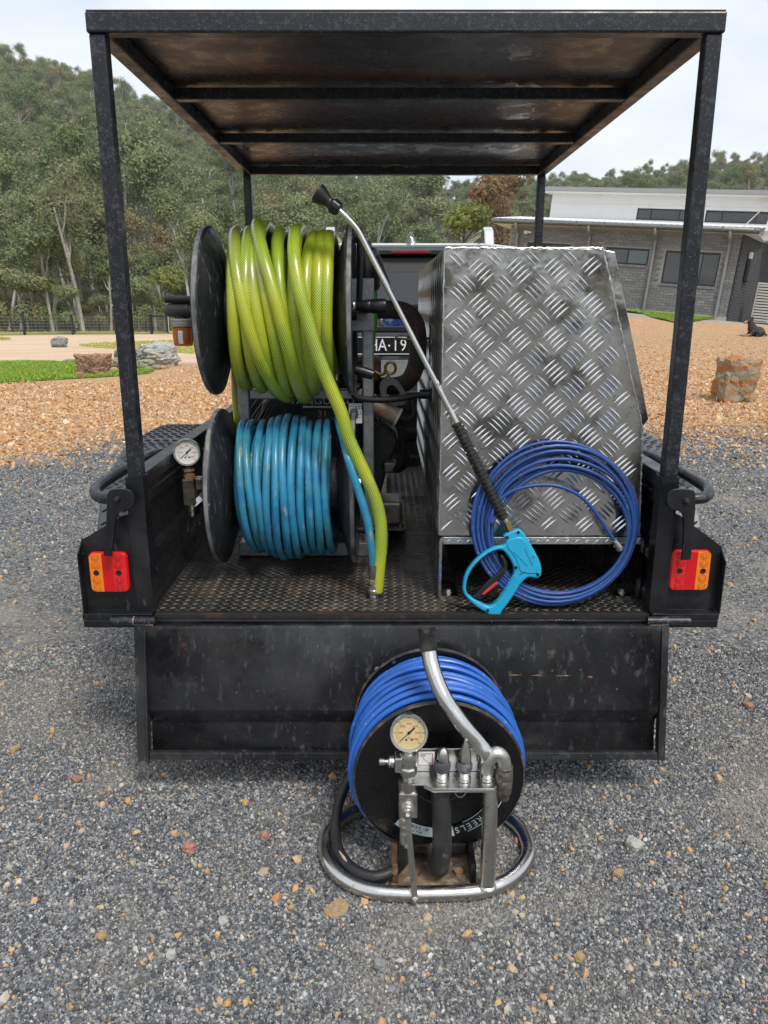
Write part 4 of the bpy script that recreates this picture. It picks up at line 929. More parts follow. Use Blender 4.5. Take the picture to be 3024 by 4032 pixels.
# ---------------------------------------------------------------- the two hose reels on the stand
def reel(name, label, cy, cz, left, right):
    T_ = thing(name, label, 'hose reel', (-.27, cy, cz))
    ax = (1, 0, 0); RR = .224
    def flange(x, sg):
        pr = [(.055, .0), (.10, .0), (.13, .006), (.205, .030), (.214, .034), (.222, .036), (.224, .040), (.224, .052), (.2215, .0545), (.217, .053), (.208, .045), (.205, .040), (.13, .016), (.10, .010), (.055, .010)]
        o = MB().lathe([(r, h * sg) for r, h in pr], (x, cy, cz), ax, 72, True).build('flange', 'reel_plastic', T_, smooth=True, ang=50)
        MB().lathe([(.2242, .041 * sg), (.2246, .047 * sg), (.2242, .0515 * sg)], (x, cy, cz), ax, 72).build('rim_band', 'reel_rim', o, smooth=True)
        return o
    fa = flange(left, -1); fb = flange(right, 1)
    MB().cyl((left + .001, cy, cz), (right - .001, cy, cz), .085, n=40).build('drum', 'reel_plastic', T_, smooth=True)
    MB().cyl((left - .06, cy, cz), (right + .06, cy, cz), .022, n=24).build('spindle', 'black_paint', T_, smooth=True)
    # bearing on the left with its bolted pads, arms back to the stand
    bx = left - .077
    br = MB().lathe([(.0001, .0), (.024, 0), (.026, .006), (.026, .05), (.024, .055)], (bx, cy, cz + .004), (1, 0, 0), 24).build('bearing', 'black_paint', T_, smooth=True)
    MB().prism([(cy - .012, cz - .048), (cy + .03, cz - .048), (cy + .03, cz + .055), (cy - .012, cz + .055)], lambda a, b, d: (bx + .006 + d, a, b), 0, .022).build('bearing_pad', 'black_paint', T_, bevel=.008)
    for dz in (-.038, .045):
        MB().cyl((bx + .016, cy - .020, cz + dz), (bx + .016, cy - .011, cz + dz), .0095, n=6).cyl((bx + .016, cy - .023, cz + dz), (bx + .016, cy - .019, cz + dz), .006, n=12).build('pad_bolt', 'copper_bolt', T_)
    for xx in (bx + .03, right + .062): MB().bar((xx, cy + .01, cz), (xx, cy + .13, cz), .008, .05, (1, 0, 0)).build('reel_arm', 'black_paint', T_, bevel=.002)
    return T_, fa, fb, bx
UR, UA, UB, ubx = reel('hose_reel', 'upper black hose reel holding the thick green hose', .35, 1.209, -.424, -.134)
LR, LA, LB, lbx = reel('hose_reel', 'lower black hose reel holding the teal blue hose', .35, .7185, -.424, -.131)
# crank knob and small fittings on the right flanges
kn = MB().lathe([(.0001, .0), (.010, 0), (.013, .006), (.018, .034), (.0185, .04), (.0175, .042), (.019, .046), (.020, .078), (.0195, .082), (.0001, .083)], (-.078, .30, 1.225), (1, 0, 0), 24).build('crank_knob', 'black_plastic', UR, smooth=True)
MB().cyl((-.082, .30, 1.225), (-.077, .30, 1.225), .016, n=20).build('crank_boss', 'nickel', UR, smooth=True)
MB().lathe([(.0001, .0), (.012, 0), (.015, .02), (.014, .05), (.0001, .055)], (-.078, .27, 1.06), (1, 0, -.3), 20).build('lock_knob', 'black_plastic', UR, smooth=True)
MB().lathe([(.0001, .0), (.009, 0), (.012, .03), (.012, .075), (.0001, .078)], (-.076, .30, .60), (1, 0, 0), 20).build('crank_knob', 'black_plastic', LR, smooth=True)
MB().cyl((-.080, .33, .735), (-.072, .33, .735), .020, n=20).cyl((-.072, .33, .735), (-.066, .33, .735), .012, n=6).build('hub_nut', 'nickel', LR, smooth=True)
# inlet strainer on the upper reel
sx, sy = -.556, .345; z = 1.214
st = MB().lathe([(.0001, -.021), (.010, -.019), (.017, -.010), (.0195, .004), (.0195, .040), (.021, .041), (.021, .050), (.0185, .051)], (-.583, sy, z), (1, 0, 0), 28).build('strainer_body', 'scuffed_grey', UR, smooth=True)
st.data.materials[0] = M['rubber_dusty']
MB().cyl((-.533, sy, z), (-.512, sy, z), .0165, n=20).build('union', 'scuffed_grey', st, smooth=True); MB().cyl((-.512, sy, z), (-.502, sy, z), .020, n=6).build('hex_nut', 'scuffed_grey', st)
MB().cyl((-.502, sy, z), (-.486, sy, z), .013, n=18).cyl((-.497, sy, z), (-.491, sy, z), .017, n=6).build('nipple', 'scuffed_grey', st, smooth=True)
for dy in (-.010, .010): MB().lathe([(.006, 0), (.0095, 0), (.0095, .085), (.006, .085)], (-.595, sy + dy, 1.243), (1, 0, 0), 18, True).build('tube_clip', 'black_plastic', st, smooth=True)
MB().cyl((sx, sy, z - .012), (sx, sy, z - .026), .018, n=24).build('neck', 'black_paint', st, smooth=True)
MB().lathe([(.0001, 1.192), (.028, 1.192), (.0315, 1.189), (.0315, 1.184), (.0305, 1.183), (.0315, 1.181), (.0315, 1.177), (.0305, 1.176), (.031, 1.172), (.0295, 1.170)], (sx, sy, 0), (0, 0, 1), 32).build('bowl_collar', 'cap_grey', st, smooth=True)
bw = MB().lathe([(.0285, 1.170), (.0285, 1.160), (.0265, 1.125), (.0245, 1.119), (.0001, 1.118), (.0001, 1.1195), (.0235, 1.1205), (.0252, 1.126), (.0270, 1.160), (.0270, 1.170)], (sx, sy, 0), (0, 0, 1), 32).build('bowl', 'strainer_bowl', st, smooth=True)
MB().lathe([(.0001, 1.169), (.0205, 1.169), (.0190, 1.124), (.0001, 1.123)], (sx, sy, 0), (0, 0, 1), 24).build('filter_core', 'strainer_core', st, smooth=True)
m = MB(); k = 6
for zz, rr_ in ((1.126, .0272), (1.160, .0288)): m.v += [(sx + rr_ * math.sin(a), sy - rr_ * math.cos(a), zz) for a in [R(-12 + 5 * i) for i in range(k)]]
m.f += [(i, i + 1, k + i + 1, k + i) for i in range(k - 1)]; tape = m.build('level_tape', 'sticker_white', bw)
m = MB()
for i in range(6): m.box(sx - .004, sx + .001, sy - .0292, sy - .0289, 1.129 + i * .005, 1.1302 + i * .005); m.box(sx + .003, sx + .0062, sy - .0291, sy - .0288, 1.1315 + i * .0045, 1.1325 + i * .0045)
m.build('level_marks', 'ink_black', bw)
# gauge tree on the lower reel
gx, gy = -.554, .30
gz = .7185 + .020
MB().cyl((-.475, gy + .03, gz), (-.525, gy + .012, gz), .0175, n=20).build('swivel', 'black_paint', LR, smooth=True)
gt = MB().bar((gx, gy, .676), (gx, gy, .752), .034, .034, (0, 1, 0)).build('tee_block', 'oily_steel', LR, bevel=.003)
MB().bar((gx + .016, gy, gz), (gx + .040, gy + .006, gz), .034, .034).build('tee_branch', 'oily_steel', gt, bevel=.003)
MB().cyl((gx, gy, .752), (gx, gy, .764), .0165, n=6).cyl((gx, gy, .764), (gx, gy, .776), .012, n=16).cyl((gx, gy, .774), (gx, gy, .780), .0165, n=6).build('bush', 'rust', gt)
MB().cyl((gx, gy, .780), (gx, gy, .796), .008, n=14).build('stem', 'rust', gt, smooth=True)
MB().lathe([(.0001, -.030), (.010, -.028), (.0165, -.018), (.0175, 0), (.0165, .018), (.0165, .02)], (gx + .004, gy, .668), (.12, 0, 1), 20).build('elbow', 'nickel', gt, smooth=True)
MB().cyl((gx + .008, gy, .672), (gx + .030, gy + .01, .690), .0165, n=6).build('elbow_nut', 'nickel', gt); MB().bar((gx + .030, gy + .014, .690), (gx + .055, gy + .014, .700), .034, .034).build('elbow_block', 'nickel', gt, bevel=.003)
MB().cyl((gx + .055, gy + .014, .700), (gx + .085, gy + .02, .697), .012, n=16).build('pipe', 'nickel', gt, smooth=True)
gauge(LR, (gx, gy - .004, .828), .0385, (0.05, -1, .12), 'dial_white', ['0', '1000', '2000', '3000', '4000', '5000', '6000'])
# ---------------------------------------------------------------- wound hoses, each one continuous length
def wind(cy, cz, turns, per=36, a0=0.0):
    pts = []; n = len(turns) - 1
    for i in range(n * per + 1):
        tt = i / per; k = min(int(tt), n - 1); f = tt - k; f = f * f * (3 - 2 * f) * .5 + f * .5
        A, B = turns[k], turns[k + 1]; x = A[0] + (B[0] - A[0]) * f; r = A[1] + (B[1] - A[1]) * f; tl = A[2] + (B[2] - A[2]) * f; sg = A[3] + (B[3] - A[3]) * f
        a = math.pi - math.tau * tt; w = .0022 * math.sin(3 * a + k * 1.7)
        rr_ = r + sg * max(0, -math.sin(a)) + sg * .55 * max(0, math.sin(a)) ** 3 + .0015 * math.sin(2 * a + k)
        pts.append(Vector((x - tl * math.sin(a) + w, cy - rr_ * math.cos(a), cz + rr_ * math.sin(a))))
    return pts
xs = [-.402 + .0335 * i for i in range(9)]
T1 = [(x, .150, .004, .0) for x in xs]
T2 = [(-.139, .196, .0, .0), (-.152, .198, .004, .004), (-.186, .190, -.010, .010), (-.205, .202, .012, .016), (-.240, .186, .020, .022), (-.268, .208, .045, .034), (-.308, .190, .036, .020), (-.326, .204, .020, .016), (-.362, .193, .010, .010), (-.396, .198, .004, .002)]
gp_ = wind(.35, 1.209, T1) + wind(.35, 1.209, T2)[1:]
T3 = [(-.396, .198, 0, .002), (-.298, .217, .062, .024), (-.226, .2165, .015, .010)]
gp_ += wind(.35, 1.209, T3)[1:]
tail = [(-.226, .36, 1.426), (-.226, .24, 1.404), (-.221, .155, 1.345), (-.206, .117, 1.262), (-.186, .108, 1.185), (-.164, .106, 1.108), (-.134, .106, 1.029), (-.108, .106, .965), (-.090, .106, .900), (-.066, .106, .845), (-.041, .106, .788), (-.020, .106, .731), (-.009, .106, .673), (-.008, .105, .614), (-.013, .104, .555), (-.018, .102, .500), (-.02, .102, .487)]
# the last turn comes up the rear of the drum, over the top and away to the front
up_ = [Vector((-.226, .35 - .2165 * math.cos(R(a)), 1.209 + .2165 * math.sin(R(a)))) for a in (165, 150, 135, 120, 106)]
path = gp_ + up_
path += spline(tail, 6)
hg = MB().tube(path, .0168, 14).build('green_hose', 'green_hose', None, smooth=True); tag(hg, 'thick braided lime green hose wound on the upper reel, its end hanging to the floor', 'hose')
fe = MB().tube(spline([(-.02, .102, .490), (-.02, .101, .478)], 3), .012, 12).build('hose_end', 'oily_steel', hg, smooth=True)
feed = MB().tube(spline([(-.445, .52, 1.10), (-.447, .50, 1.02), (-.447, .50, .92), (-.440, .50, .80), (-.42, .52, .62), (-.40, .56, .54)], 6), .0125, 12).build('feed_hose', 'green_hose', None, smooth=True)
tag(feed, 'short green hose dropping behind the left end of the upper reel', 'hose')
f2 = MB().tube(spline([(-.034, .60, 1.31), (-.030, .60, 1.25), (-.031, .60, 1.18), (-.040, .60, 1.10), (-.05, .60, 1.0)], 6), .0105, 12).build('feed_hose', 'green_feed', None, smooth=True)
tag(f2, 'plain bright green hose running down behind the galvanised right post', 'hose')
rd = random.Random(6); n1 = 13
B1_ = [(-.410 + .0218 * i, .140, .003, 0) for i in range(n1)]
B2_ = [(-.148 - .0205 * i, .161 + rd.uniform(-.003, .003), rd.uniform(-.008, .010), rd.uniform(0, .008)) for i in range(n1)]
B3_ = [(-.394 + .0225 * i, .178 + rd.uniform(-.003, .010) + (.012 if i in (5, 6) else 0), rd.uniform(-.006, .016), rd.uniform(0, .014) + (.012 if i in (4, 5, 7) else 0)) for i in range(12)]
bp = wind(.35, .7185, B1_, 32) + wind(.35, .7185, B2_, 32)[1:] + wind(.35, .7185, B3_, 32)[1:]
upb = [Vector((-.140, .35 - .194 * math.cos(R(a)), .7185 + .194 * math.sin(R(a)))) for a in (165, 150, 135, 120, 108)]
tailb = [(-.130, .33, .912), (-.118, .23, .903), (-.104, .145, .884), (-.093, .108, .850), (-.082, .100, .815), (-.061, .098, .748), (-.042, .098, .676), (-.032, .099, .60), (-.029, .100, .560)]
bp += upb + spline(tailb, 6)
hb = MB().tube(bp, .0106, 12).build('teal_hose', 'teal_hose', None, smooth=True); tag(hb, 'worn teal blue hose wound on the lower reel with a steel coupling on the floor', 'hose')
c5_ = lambda *a, **k: MB().lathe(a[0], (-.028, .100, 0), (0, 0, 1), a[1], **k)
c5_([(.0108, .562), (.0128, .562), (.0132, .556), (.0128, .523), (.0115, .522)], 20).build('ferrule', 'rust', hb, smooth=True).data.materials[0] = M['oily_steel']
c5_([(.0001, .523), (.0155, .523), (.0155, .512), (.0001, .512)], 6).build('hex_nut', 'rust_plate', hb)
c5_([(.011, .512), (.011, .508), (.0155, .506), (.0155, .496), (.0135, .495), (.0155, .493), (.0155, .486), (.012, .484), (.0115, .4755), (.013, .475), (.013, .4665), (.0001, .466)], 20).build('coupling', 'nickel', hb, smooth=True)
lg = MB().lathe([(.0001, -.004), (.0075, -.004), (.0075, .004), (.0001, .004)], (-.050, .104, .535), (0, 1, 0), 16).build('ring_tag', 'oily_steel', hb)
# ---------------------------------------------------------------- black strap hose pinned to the toolbox side
sp_ = MB().tube(spline([(-.075, .47, .995), (-.090, .462, .982), (-.083, .455, .965), (-.04, .450, .957), (.03, .452, .958), (.09, .458, .968), (.135, .462, .972)], 8), .0095, 12).build('stay_rod', 'rubber', None, smooth=True)
tag(sp_, 'black rubber stay tying the galvanised post to the toolbox side', 'stay'); MB().lathe([(.0001, .0), (.020, .0), (.022, .003), (.022, .006), (.018, .007)], (.142, .462, .972), (-1, 0, 0), 6).build('end_nut', 'black_plastic', sp_)
MB().lathe([(.012, .0), (.014, 0), (.014, .03), (.012, .03)], (.136, .462, .972), (-1, 0, 0), 16, True).build('sleeve', 'black_plastic', sp_, smooth=True)
# ---------------------------------------------------------------- wash lance leaning on the toolbox
LN = thing('wash_lance', 'pressure washer lance with bright blue pistol grip leaning on the toolbox', 'spray gun', (.30, .015, FZ))
sb_ = math.sqrt(1 + .125 ** 2); up = Vector((0, .125 / sb_, 1 / sb_)); nrm = Vector((0, -1 / sb_, .125 / sb_))
L4 = Matrix(((1, up.x, nrm.x, 0), (0, up.y, nrm.y, .015), (0, up.z, nrm.z, FZ), (0, 0, 0, 1)))       # (x, along, out) -> scene
def lp(x, s_, o_=0.0): return L4 @ Vector((x, s_, o_))
outer = [(.3030,.2010),(.3394,.2183),(.3529,.2094),(.3676,.1852),(.3804,.1639),(.3934,.1406),(.4010,.1207),(.4026,.1010),(.3966,.0901),(.3860,.0883),(.3753,.0919),(.3665,.0909),(.3526,.0793),(.3356,.0503),(.3151,.0175),(.3002,-.0008),(.3015,-.0154),(.2974,-.0221),(.2892,-.0210),(.2765,-.0118),(.2621,-.0008),(.2423,.0102),(.2261,.0230),(.2081,.0412),(.2015,.0557),(.2023,.0775),(.2073,.0992),(.2176,.1172),(.2349,.1388),(.2557,.1567),(.2731,.1674),(.2906,.1727),(.3028,.1738),(.3097,.1817),(.3077,.1924)]
inner_ = [(.2144,.0467),(.2100,.0575),(.2104,.0775),(.2161,.0974),(.2281,.1190),(.2455,.1370),(.2628,.1513),(.2803,.1602),(.2995,.1639),(.3139,.1495),(.3249,.1315),(.3324,.1136),(.3309,.0992),(.3208,.0775),(.3072,.0521),(.2900,.0284),(.2760,.0157),(.2636,.0164),(.2438,.0266),(.2259,.0376)]
gun = curve2d('gun_body', chaikin(outer, 1), [chaikin(inner_, 1)], .016, .0048, L4, 'blue_plastic', LN)
curve2d('gun_cheek', chaikin([(.3105,.1880),(.3480,.2010),(.3660,.1790),(.3860,.1430),(.3930,.1150),(.3900,.1010),(.3760,.1000),(.3610,.1010),(.3450,.1060),(.3400,.1250),(.3280,.1500),(.3090,.1700)], 1), [], .022, .004, L4, 'blue_plastic', gun)
m = MB()
for k in range(16):
    f = k / 15; a = Vector((.2925, .0215)) * (1 - f) + Vector((.3370, .0900)) * f; w_ = .0085 + .003 * f
    m.bar(lp(a.x - w_ * .82, a.y + w_ * .55, .0128), lp(a.x + w_ * .82, a.y - w_ * .55, .0128), .0022, .0012, nrm)
m.build('grip_ribs', 'blue_plastic', gun)
curve2d('trigger', chaikin([(.2981,.1495),(.3088,.1423),(.3162,.1244),(.3131,.1064),(.2994,.0883),(.2750,.0666),(.2612,.0485),(.2472,.0376),(.2295,.0347),(.2259,.0404),(.2399,.0485),(.2537,.0684),(.2746,.0883),(.2990,.1064),(.3065,.1172),(.3026,.1333),(.2965,.1406)], 1), [], .010, .002, L4, 'black_plastic', LN)
curve2d('safety_catch', [(.2513,.0485),(.2549,.0441),(.2919,.0750),(.2875,.0800),(.2645,.0612)], [], .012, .001, Matrix.Translation(nrm * .004) @ L4, 'red_plastic', LN)
for x, s_ in ((.3396,.2087),(.3119,.1949),(.3781,.1441),(.3358,.1175),(.3917,.0996),(.2656,.0047),(.2937,-.0147)):
    MB().lathe([(.0001, .0135), (.0022, .0135), (.0024, .0150), (.0038, .0150), (.0042, .0128), (.0042, .004)], lp(x, s_), nrm, 14).build('screw', 'ink_black', gun, smooth=True)
m = MB()
for a, b, k in (((.3557,.1674),(.3781,.1207),6),((.3296,.1567),(.3658,.1190),7),((.3468,.1010),(.3632,.1081),2)):
    for i in range(k):
        f0, f1 = i / k, (i + .6) / k; p = [Vector(a) * (1 - f) + Vector(b) * f for f in (f0, f1)]; m.bar(lp(p[0].x, p[0].y, .0153), lp(p[1].x, p[1].y, .0153), .0016, .0006, nrm)
m.build('slots', 'ink_black', gun)
MB().cyl(lp(.3231, .2080), lp(.3120, .2330), .0095, n=6).cyl(lp(.3135, .2290), lp(.3090, .2390), .0068, n=14).build('brass_nipple', 'brass', LN)
MB().cyl(lp(.2700, -.005), lp(.2600, -.030), .0105, n=6).build('brass_inlet', 'brass', LN)
ax_ = [lp(.3105, .2330), lp(.3050, .2428), lp(.1806, .4830), lp(.0554, .7213), lp(-.0271, .8790)]
P = [lp(.3105, .2330), lp(.1806, .4830), lp(.0554, .7213), lp(-.0271, .8780)] + spline([lp(-.0271, .8780), lp(-.0450, .9130), lp(-.0620, .9440), lp(-.0838, .9690), lp(-.1087, .9919)], 5)[1:]
MB().tube(P, .0072, 14).build('lance_tube', 'stainless', LN, smooth=True)
g0, g1 = Vector(lp(.3050, .2408)), Vector(lp(.1806, .4830)); gd_ = (g1 - g0)
prof = []; k = 24
for i in range(k):
    z_ = gd_.length * i / k; e = gd_.length / k; prof += [(.0105, z_), (.0105, z_ + e * .30), (.0142, z_ + e * .36), (.0142, z_ + e * .92), (.0105, z_ + e * .98)]
gr = MB().lathe([(.007, 0)] + prof + [(.0105, gd_.length), (.007, gd_.length)], g0, gd_, 20).build('lance_grip', 'grip_rubber', LN, smooth=True, ang=25)
m = MB(); s1, u1 = frame(gd_)
for i in range(k):
    c = g0 + gd_ * ((i + .15) / k)
    for q in (nrm,): m.cyl(c + q * .0098, c + q * .0125, .0026, n=8)
m.bar(g0 + nrm * .0115, g1 + nrm * .0115, .0035, .003, nrm); m.build('grip_spine', 'grip_rubber', gr)
n0, n1_ = Vector(lp(-.1087, .9919)), Vector(lp(-.1560, 1.0275)); nd = (n1_ - n0)
nzl = MB().lathe([(.0001, -.002), (.014, -.002), (.0165, .001), (.0165, .020), (.0145, .022), (.0125, .026), (.013, .032), (.020, .048), (.0235, .058), (.0245, .0635), (.0225, .0635), (.018, .050), (.011, .034), (.0001, .032)], n0, nd, 28).build('nozzle_cup', 'black_plastic', LN, smooth=True)
m = MB(); s1, u1 = frame(nd); du = nd.normalized()
for i in range(12):
    a = math.tau * i / 12; q = (s1 * math.cos(a) + u1 * math.sin(a)) * .0165; m.bar(n0 + q + du * .002, n0 + q + du * .019, .0032, .003, q)
m.build('collar_ribs', 'black_plastic', nzl)
# ---------------------------------------------------------------- loose coil of dark blue hose leaning on the toolbox
C4 = Matrix(((1, up.x, nrm.x, 0), (0, up.y, nrm.y, .040), (0, up.z, nrm.z, FZ), (0, 0, 0, 1)))
rd = random.Random(9); P = []; CR = .0050
loops = []
for k_, o_ in enumerate((0, 3, 1, 5, 2, 6, 4, 8, 7, 9)):
    f = o_ / 9; loops.append((.4417 + .010 * f + rd.uniform(-.003, .003), .2265 - .0255 * f, .2165 - .046 * f + rd.uniform(-.003, .003), .2195 - .062 * f + rd.uniform(-.004, .004), rd.uniform(.0, .02)))
per = 44
for i in range((len(loops) - 1) * per):
    tt = i / per; k = int(tt); f = tt - k; f = f * f * (3 - 2 * f); A, B = loops[k], loops[k + 1]; q = [a + (b - a) * f for a, b in zip(A, B)]; a = R(150) + math.tau * tt
    bot = max(0, -math.sin(a)); P.append(C4 @ Vector((q[0] + q[2] * math.cos(a), max(q[1] + q[3] * math.sin(a), CR + .0006) + .0028 * math.sin(3 * a + k * 1.9) * (1 - bot), q[4] + .003 * math.sin(2 * a + k))))
endp = [C4 @ Vector((x, s_, .024)) for x, s_ in ((.272,.225),(.2790,.2650),(.3039,.2960),(.3387,.3140),(.3898,.3237),(.4412,.3205),(.4932,.2979),(.5333,.2590),(.5674,.2101),(.5860,.1840))]
P += spline(endp, 6)
co = MB().tube(P, CR, 10).build('coiled_hose', 'navy_hose', None, smooth=True); tag(co, 'loose coil of dark blue hose leaning against the toolbox front', 'hose')
e0, e1 = endp[-1], C4 @ Vector((.6066, .1562, .024)); MB().lathe([(.0052, 0), (.0082, .001), (.0088, .013), (.0075, .014), (.0105, .015), (.0105, .021), (.0085, .022), (.0085, .026), (.010, .027), (.0095, .032), (.004, .036), (.0001, .036)], e0, e1 - e0, 16).build('hose_nozzle', 'nickel', co, smooth=True)
# ---------------------------------------------------------------- portable stainless hose reel on the gravel
PR = thing('portable_reel', 'portable stainless hose reel with gauge standing on the gravel behind the trailer', 'hose reel', (.11, -.32, 0))
TUBE = .0165
loop = [(-.01, -.462), (.105, -.466), (.215, -.455), (.285, -.415), (.328, -.350), (.334, -.290), (.318, -.235), (.275, -.190), (.20, -.170), (.105, -.166), (.0, -.170), (-.075, -.195), (-.122, -.250), (-.136, -.315), (-.118, -.385), (-.073, -.436)]
P = spline([(x, y, TUBE + .001) for x, y in loop], 6, True)
MB().tube(P, TUBE, 18, closed=True).build('base_loop', 'stainless', PR, smooth=True)
P = [(.2205, -.458, .026), (.2225, -.444, .15), (.2225, -.432, .262)]
MB().tube(P, TUBE, 18).build('column', 'stainless', PR, smooth=True)
MB().lathe([(.0165, .0), (.0205, .001), (.020, .004), (.0165, .007)], (.2205, -.458, .028), (0, .1, 1), 18).build('weld_ring', 'aluminium_weld', PR, smooth=True)
hp = spline([(.213, -.415, .290), (.2115, -.425, .327), (.196, -.420, .350), (.161, -.412, .391), (.126, -.392, .438), (.104, -.362, .484), (.0955, -.338, .518), (.0925, -.326, .546), (.0905, -.320, .566)], 8)
MB().tube(hp[:-13], .0172, 18).build('handle_tube', 'stainless', PR, smooth=True)
gp2 = hp[-17:]; gl = []
for i in range(len(gp2) - 1):
    for k in range(4): gl.append(gp2[i].lerp(gp2[i + 1], k / 4))
MB().tube(gl, .0185, 18, rr=[.0190 if i % 2 else .0180 for i in range(len(gl))]).build('handle_grip', 'rubber_dusty', PR, smooth=True)
# reel: two flanges square to the camera side, drum between
fc, bc = Vector((.1205, -.363, .2290)), Vector((.1150, -.108, .2340)); axv = (bc - fc).normalized(); RR = .187
def pflange(c, sg, nm):
    pr = [(.0001, .0), (.06, .0), (.062, -.004 * sg), (.075, -.004 * sg), (.077, .0), (.170, .0), (.180, -.0015 * sg), (.1855, -.001 * sg), (.187, .002 * sg), (.1855, .005 * sg), (.178, .004 * sg), (.06, .003 * sg), (.0001, .003 * sg)]
    o = MB().lathe(pr, c, axv, 96).build(nm, 'flange_black', PR, smooth=True)
    MB().lathe([(.1840, -.0035 * sg), (.1872, -.002 * sg), (.1885, .002 * sg), (.1872, .006 * sg), (.184, .007 * sg)], c, axv, 96).build('rim', 'flange_rim', o, smooth=True)
    return o
FF = pflange(fc, 1, 'front_flange'); BF = pflange(bc, -1, 'rear_flange')
MB().cyl(fc + axv * .004, bc - axv * .004, .085, n=40).build('drum', 'flange_black', PR, smooth=True)
for x, z in ((.0235, .3870), (-.0165, .3640)): MB().lathe([(.0001, -.006), (.006, -.005), (.0075, -.001)], (x, bc.y - .004, z), (0, 1, 0), 14).build('rivet', 'nickel', BF, smooth=True)
# white arc label, upside down on the front flange
sA, uA = Vector((1, 0, 0)), Vector((0, 0, 1)); nA_ = -axv
def fpt(a, r, o_=.0012): return fc + (sA * math.cos(a) + uA * math.sin(a)) * r + nA_ * o_
def ring(r0, r1, a0, a1, mat, nm, o_=.0012, k=30):
    m = MB(); 
    for i in range(k + 1):
        a = R(a0 + (a1 - a0) * i / k); m.v += [tuple(fpt(a, r0, o_)), tuple(fpt(a, r1, o_))]
    m.f += [(2 * i, 2 * i + 1, 2 * i + 3, 2 * i + 2) for i in range(k)]; return m.build(nm, mat, FF)
lab = ring(.126, .151, 230, 284.5, 'sticker_pale', 'arc_label'); ring(.1235, .125, 296, 375, 'sticker_pale', 'label_edge'); ring(.1495, .151, 296, 375, 'sticker_pale', 'label_edge'); ring(.1488, .151, 196, 230, 'flange_black', 'label_edge')
ring(.1262, .1493, 284.5, 320, 'ink_black', 'label_block', .0014)
def arc_text(s_, r, a0, step, size, mat, par):
    for i, ch in enumerate(s_):
        if ch == ' ': continue
        a = R(a0 - step * i); p = fpt(a, r, .0021)
        text(ch, size, mat, facing(p, a + R(90) + math.pi), par, 'lettering', .0002)
# lettering reads from outside, so it stands on its head towards the camera
def arc_text2(s_, r, a_end, step, size, mat, par):
    for i, ch in enumerate(s_):
        if ch == ' ': continue
        a = R(a_end - step * i); text(ch, size, mat, facing(fpt(a, r, .0021), a - R(90)), par, 'lettering', .0002)
arc_text2('REELS', .1375, 312, 6.0, .021, 'sticker_pale', lab); arc_text2('134', .1335, 281.5, 3.0, .0085, 'ink_black', lab)
arc_text2('M SERIES', .1325, 259, 3.5, .0105, 'ink_black', lab); arc_text2('MVP', .1425, 254, 3.2, .0085, 'ink_black', lab)
# wound bright blue hose, drawn proud of the flange rims
def pwind(turns, per=44, a0=0.0):
    pts = []; n = len(turns) - 1
    for i in range(n * per + 1):
        tt = i / per; k = min(int(tt), n - 1); f = tt - k; f = f * f * (3 - 2 * f) * .6 + f * .4; A, B = turns[k], turns[k + 1]; y, r, tl, ph = [a + (b - a) * f for a, b in zip(A, B)]
        a = a0 + math.tau * tt; c = fc.lerp(bc, (y - fc.y) / (bc.y - fc.y)); rr_ = r + .0025 * math.sin(2 * a + k * 1.3)
        pts.append(c + sA * (rr_ * math.cos(a)) + uA * (rr_ * math.sin(a)) + axv * (tl * math.sin(a + ph)))
    return pts
rd = random.Random(31)
H1 = [(-.350 + .0158 * i, .150, .002, 0) for i in range(15)]; H2 = [(-.124 - .0158 * i, .168 + rd.uniform(-.003, .003), rd.uniform(-.006, .006), rd.uniform(0, 6)) for i in range(15)]
H3 = [(-.345 + .0175 * i, .184 + rd.uniform(-.004, .010) - (.010 if i > 9 else 0), rd.uniform(-.016, .026), rd.uniform(-.9, .9)) for i in range(13)]
hw = MB().tube(pwind(H1, 30) + pwind(H2, 40)[1:] + pwind(H3, 56)[1:], .0072, 10).build('blue_hose', 'bright_blue_hose', None, smooth=True); tag(hw, 'bright blue hose wound tight on the portable stainless reel', 'hose')
# foot plate, bearer and the black swivel pipe
pl = MB().box(.015, .205, -.440, -.290, .004, .012).build('foot_plate', 'rust_plate', PR, bevel=.002)
MB().box(.018, .03, -.430, -.14, .0125, .06).build('bearer', 'rust', PR, bevel=.002); MB().box(.188, .20, -.430, -.14, .0125, .06).build('bearer', 'black_paint', PR, bevel=.002)
MB().bar((.03, -.345, .045), (.187, -.345, .045), .035, .03).build('cross_bar', 'rust_black', PR, bevel=.006)
for x in (.07, .165): MB().cyl((x, -.40, .0125), (x, -.40, .022), .011, n=6).build('foot_bolt', 'rust', PR)
P = spline([(.117, -.415, .290), (.1185, -.422, .250), (.1215, -.436, .19), (.1235, -.441, .13), (.1225, -.438, .080), (.1205, -.425, .050), (.118, -.395, .034), (.115, -.35, .045), (.115, -.31, .08)], 7)
MB().tube(P, .0205, 18).build('swivel_pipe', 'rubber_dusty', PR, smooth=True)
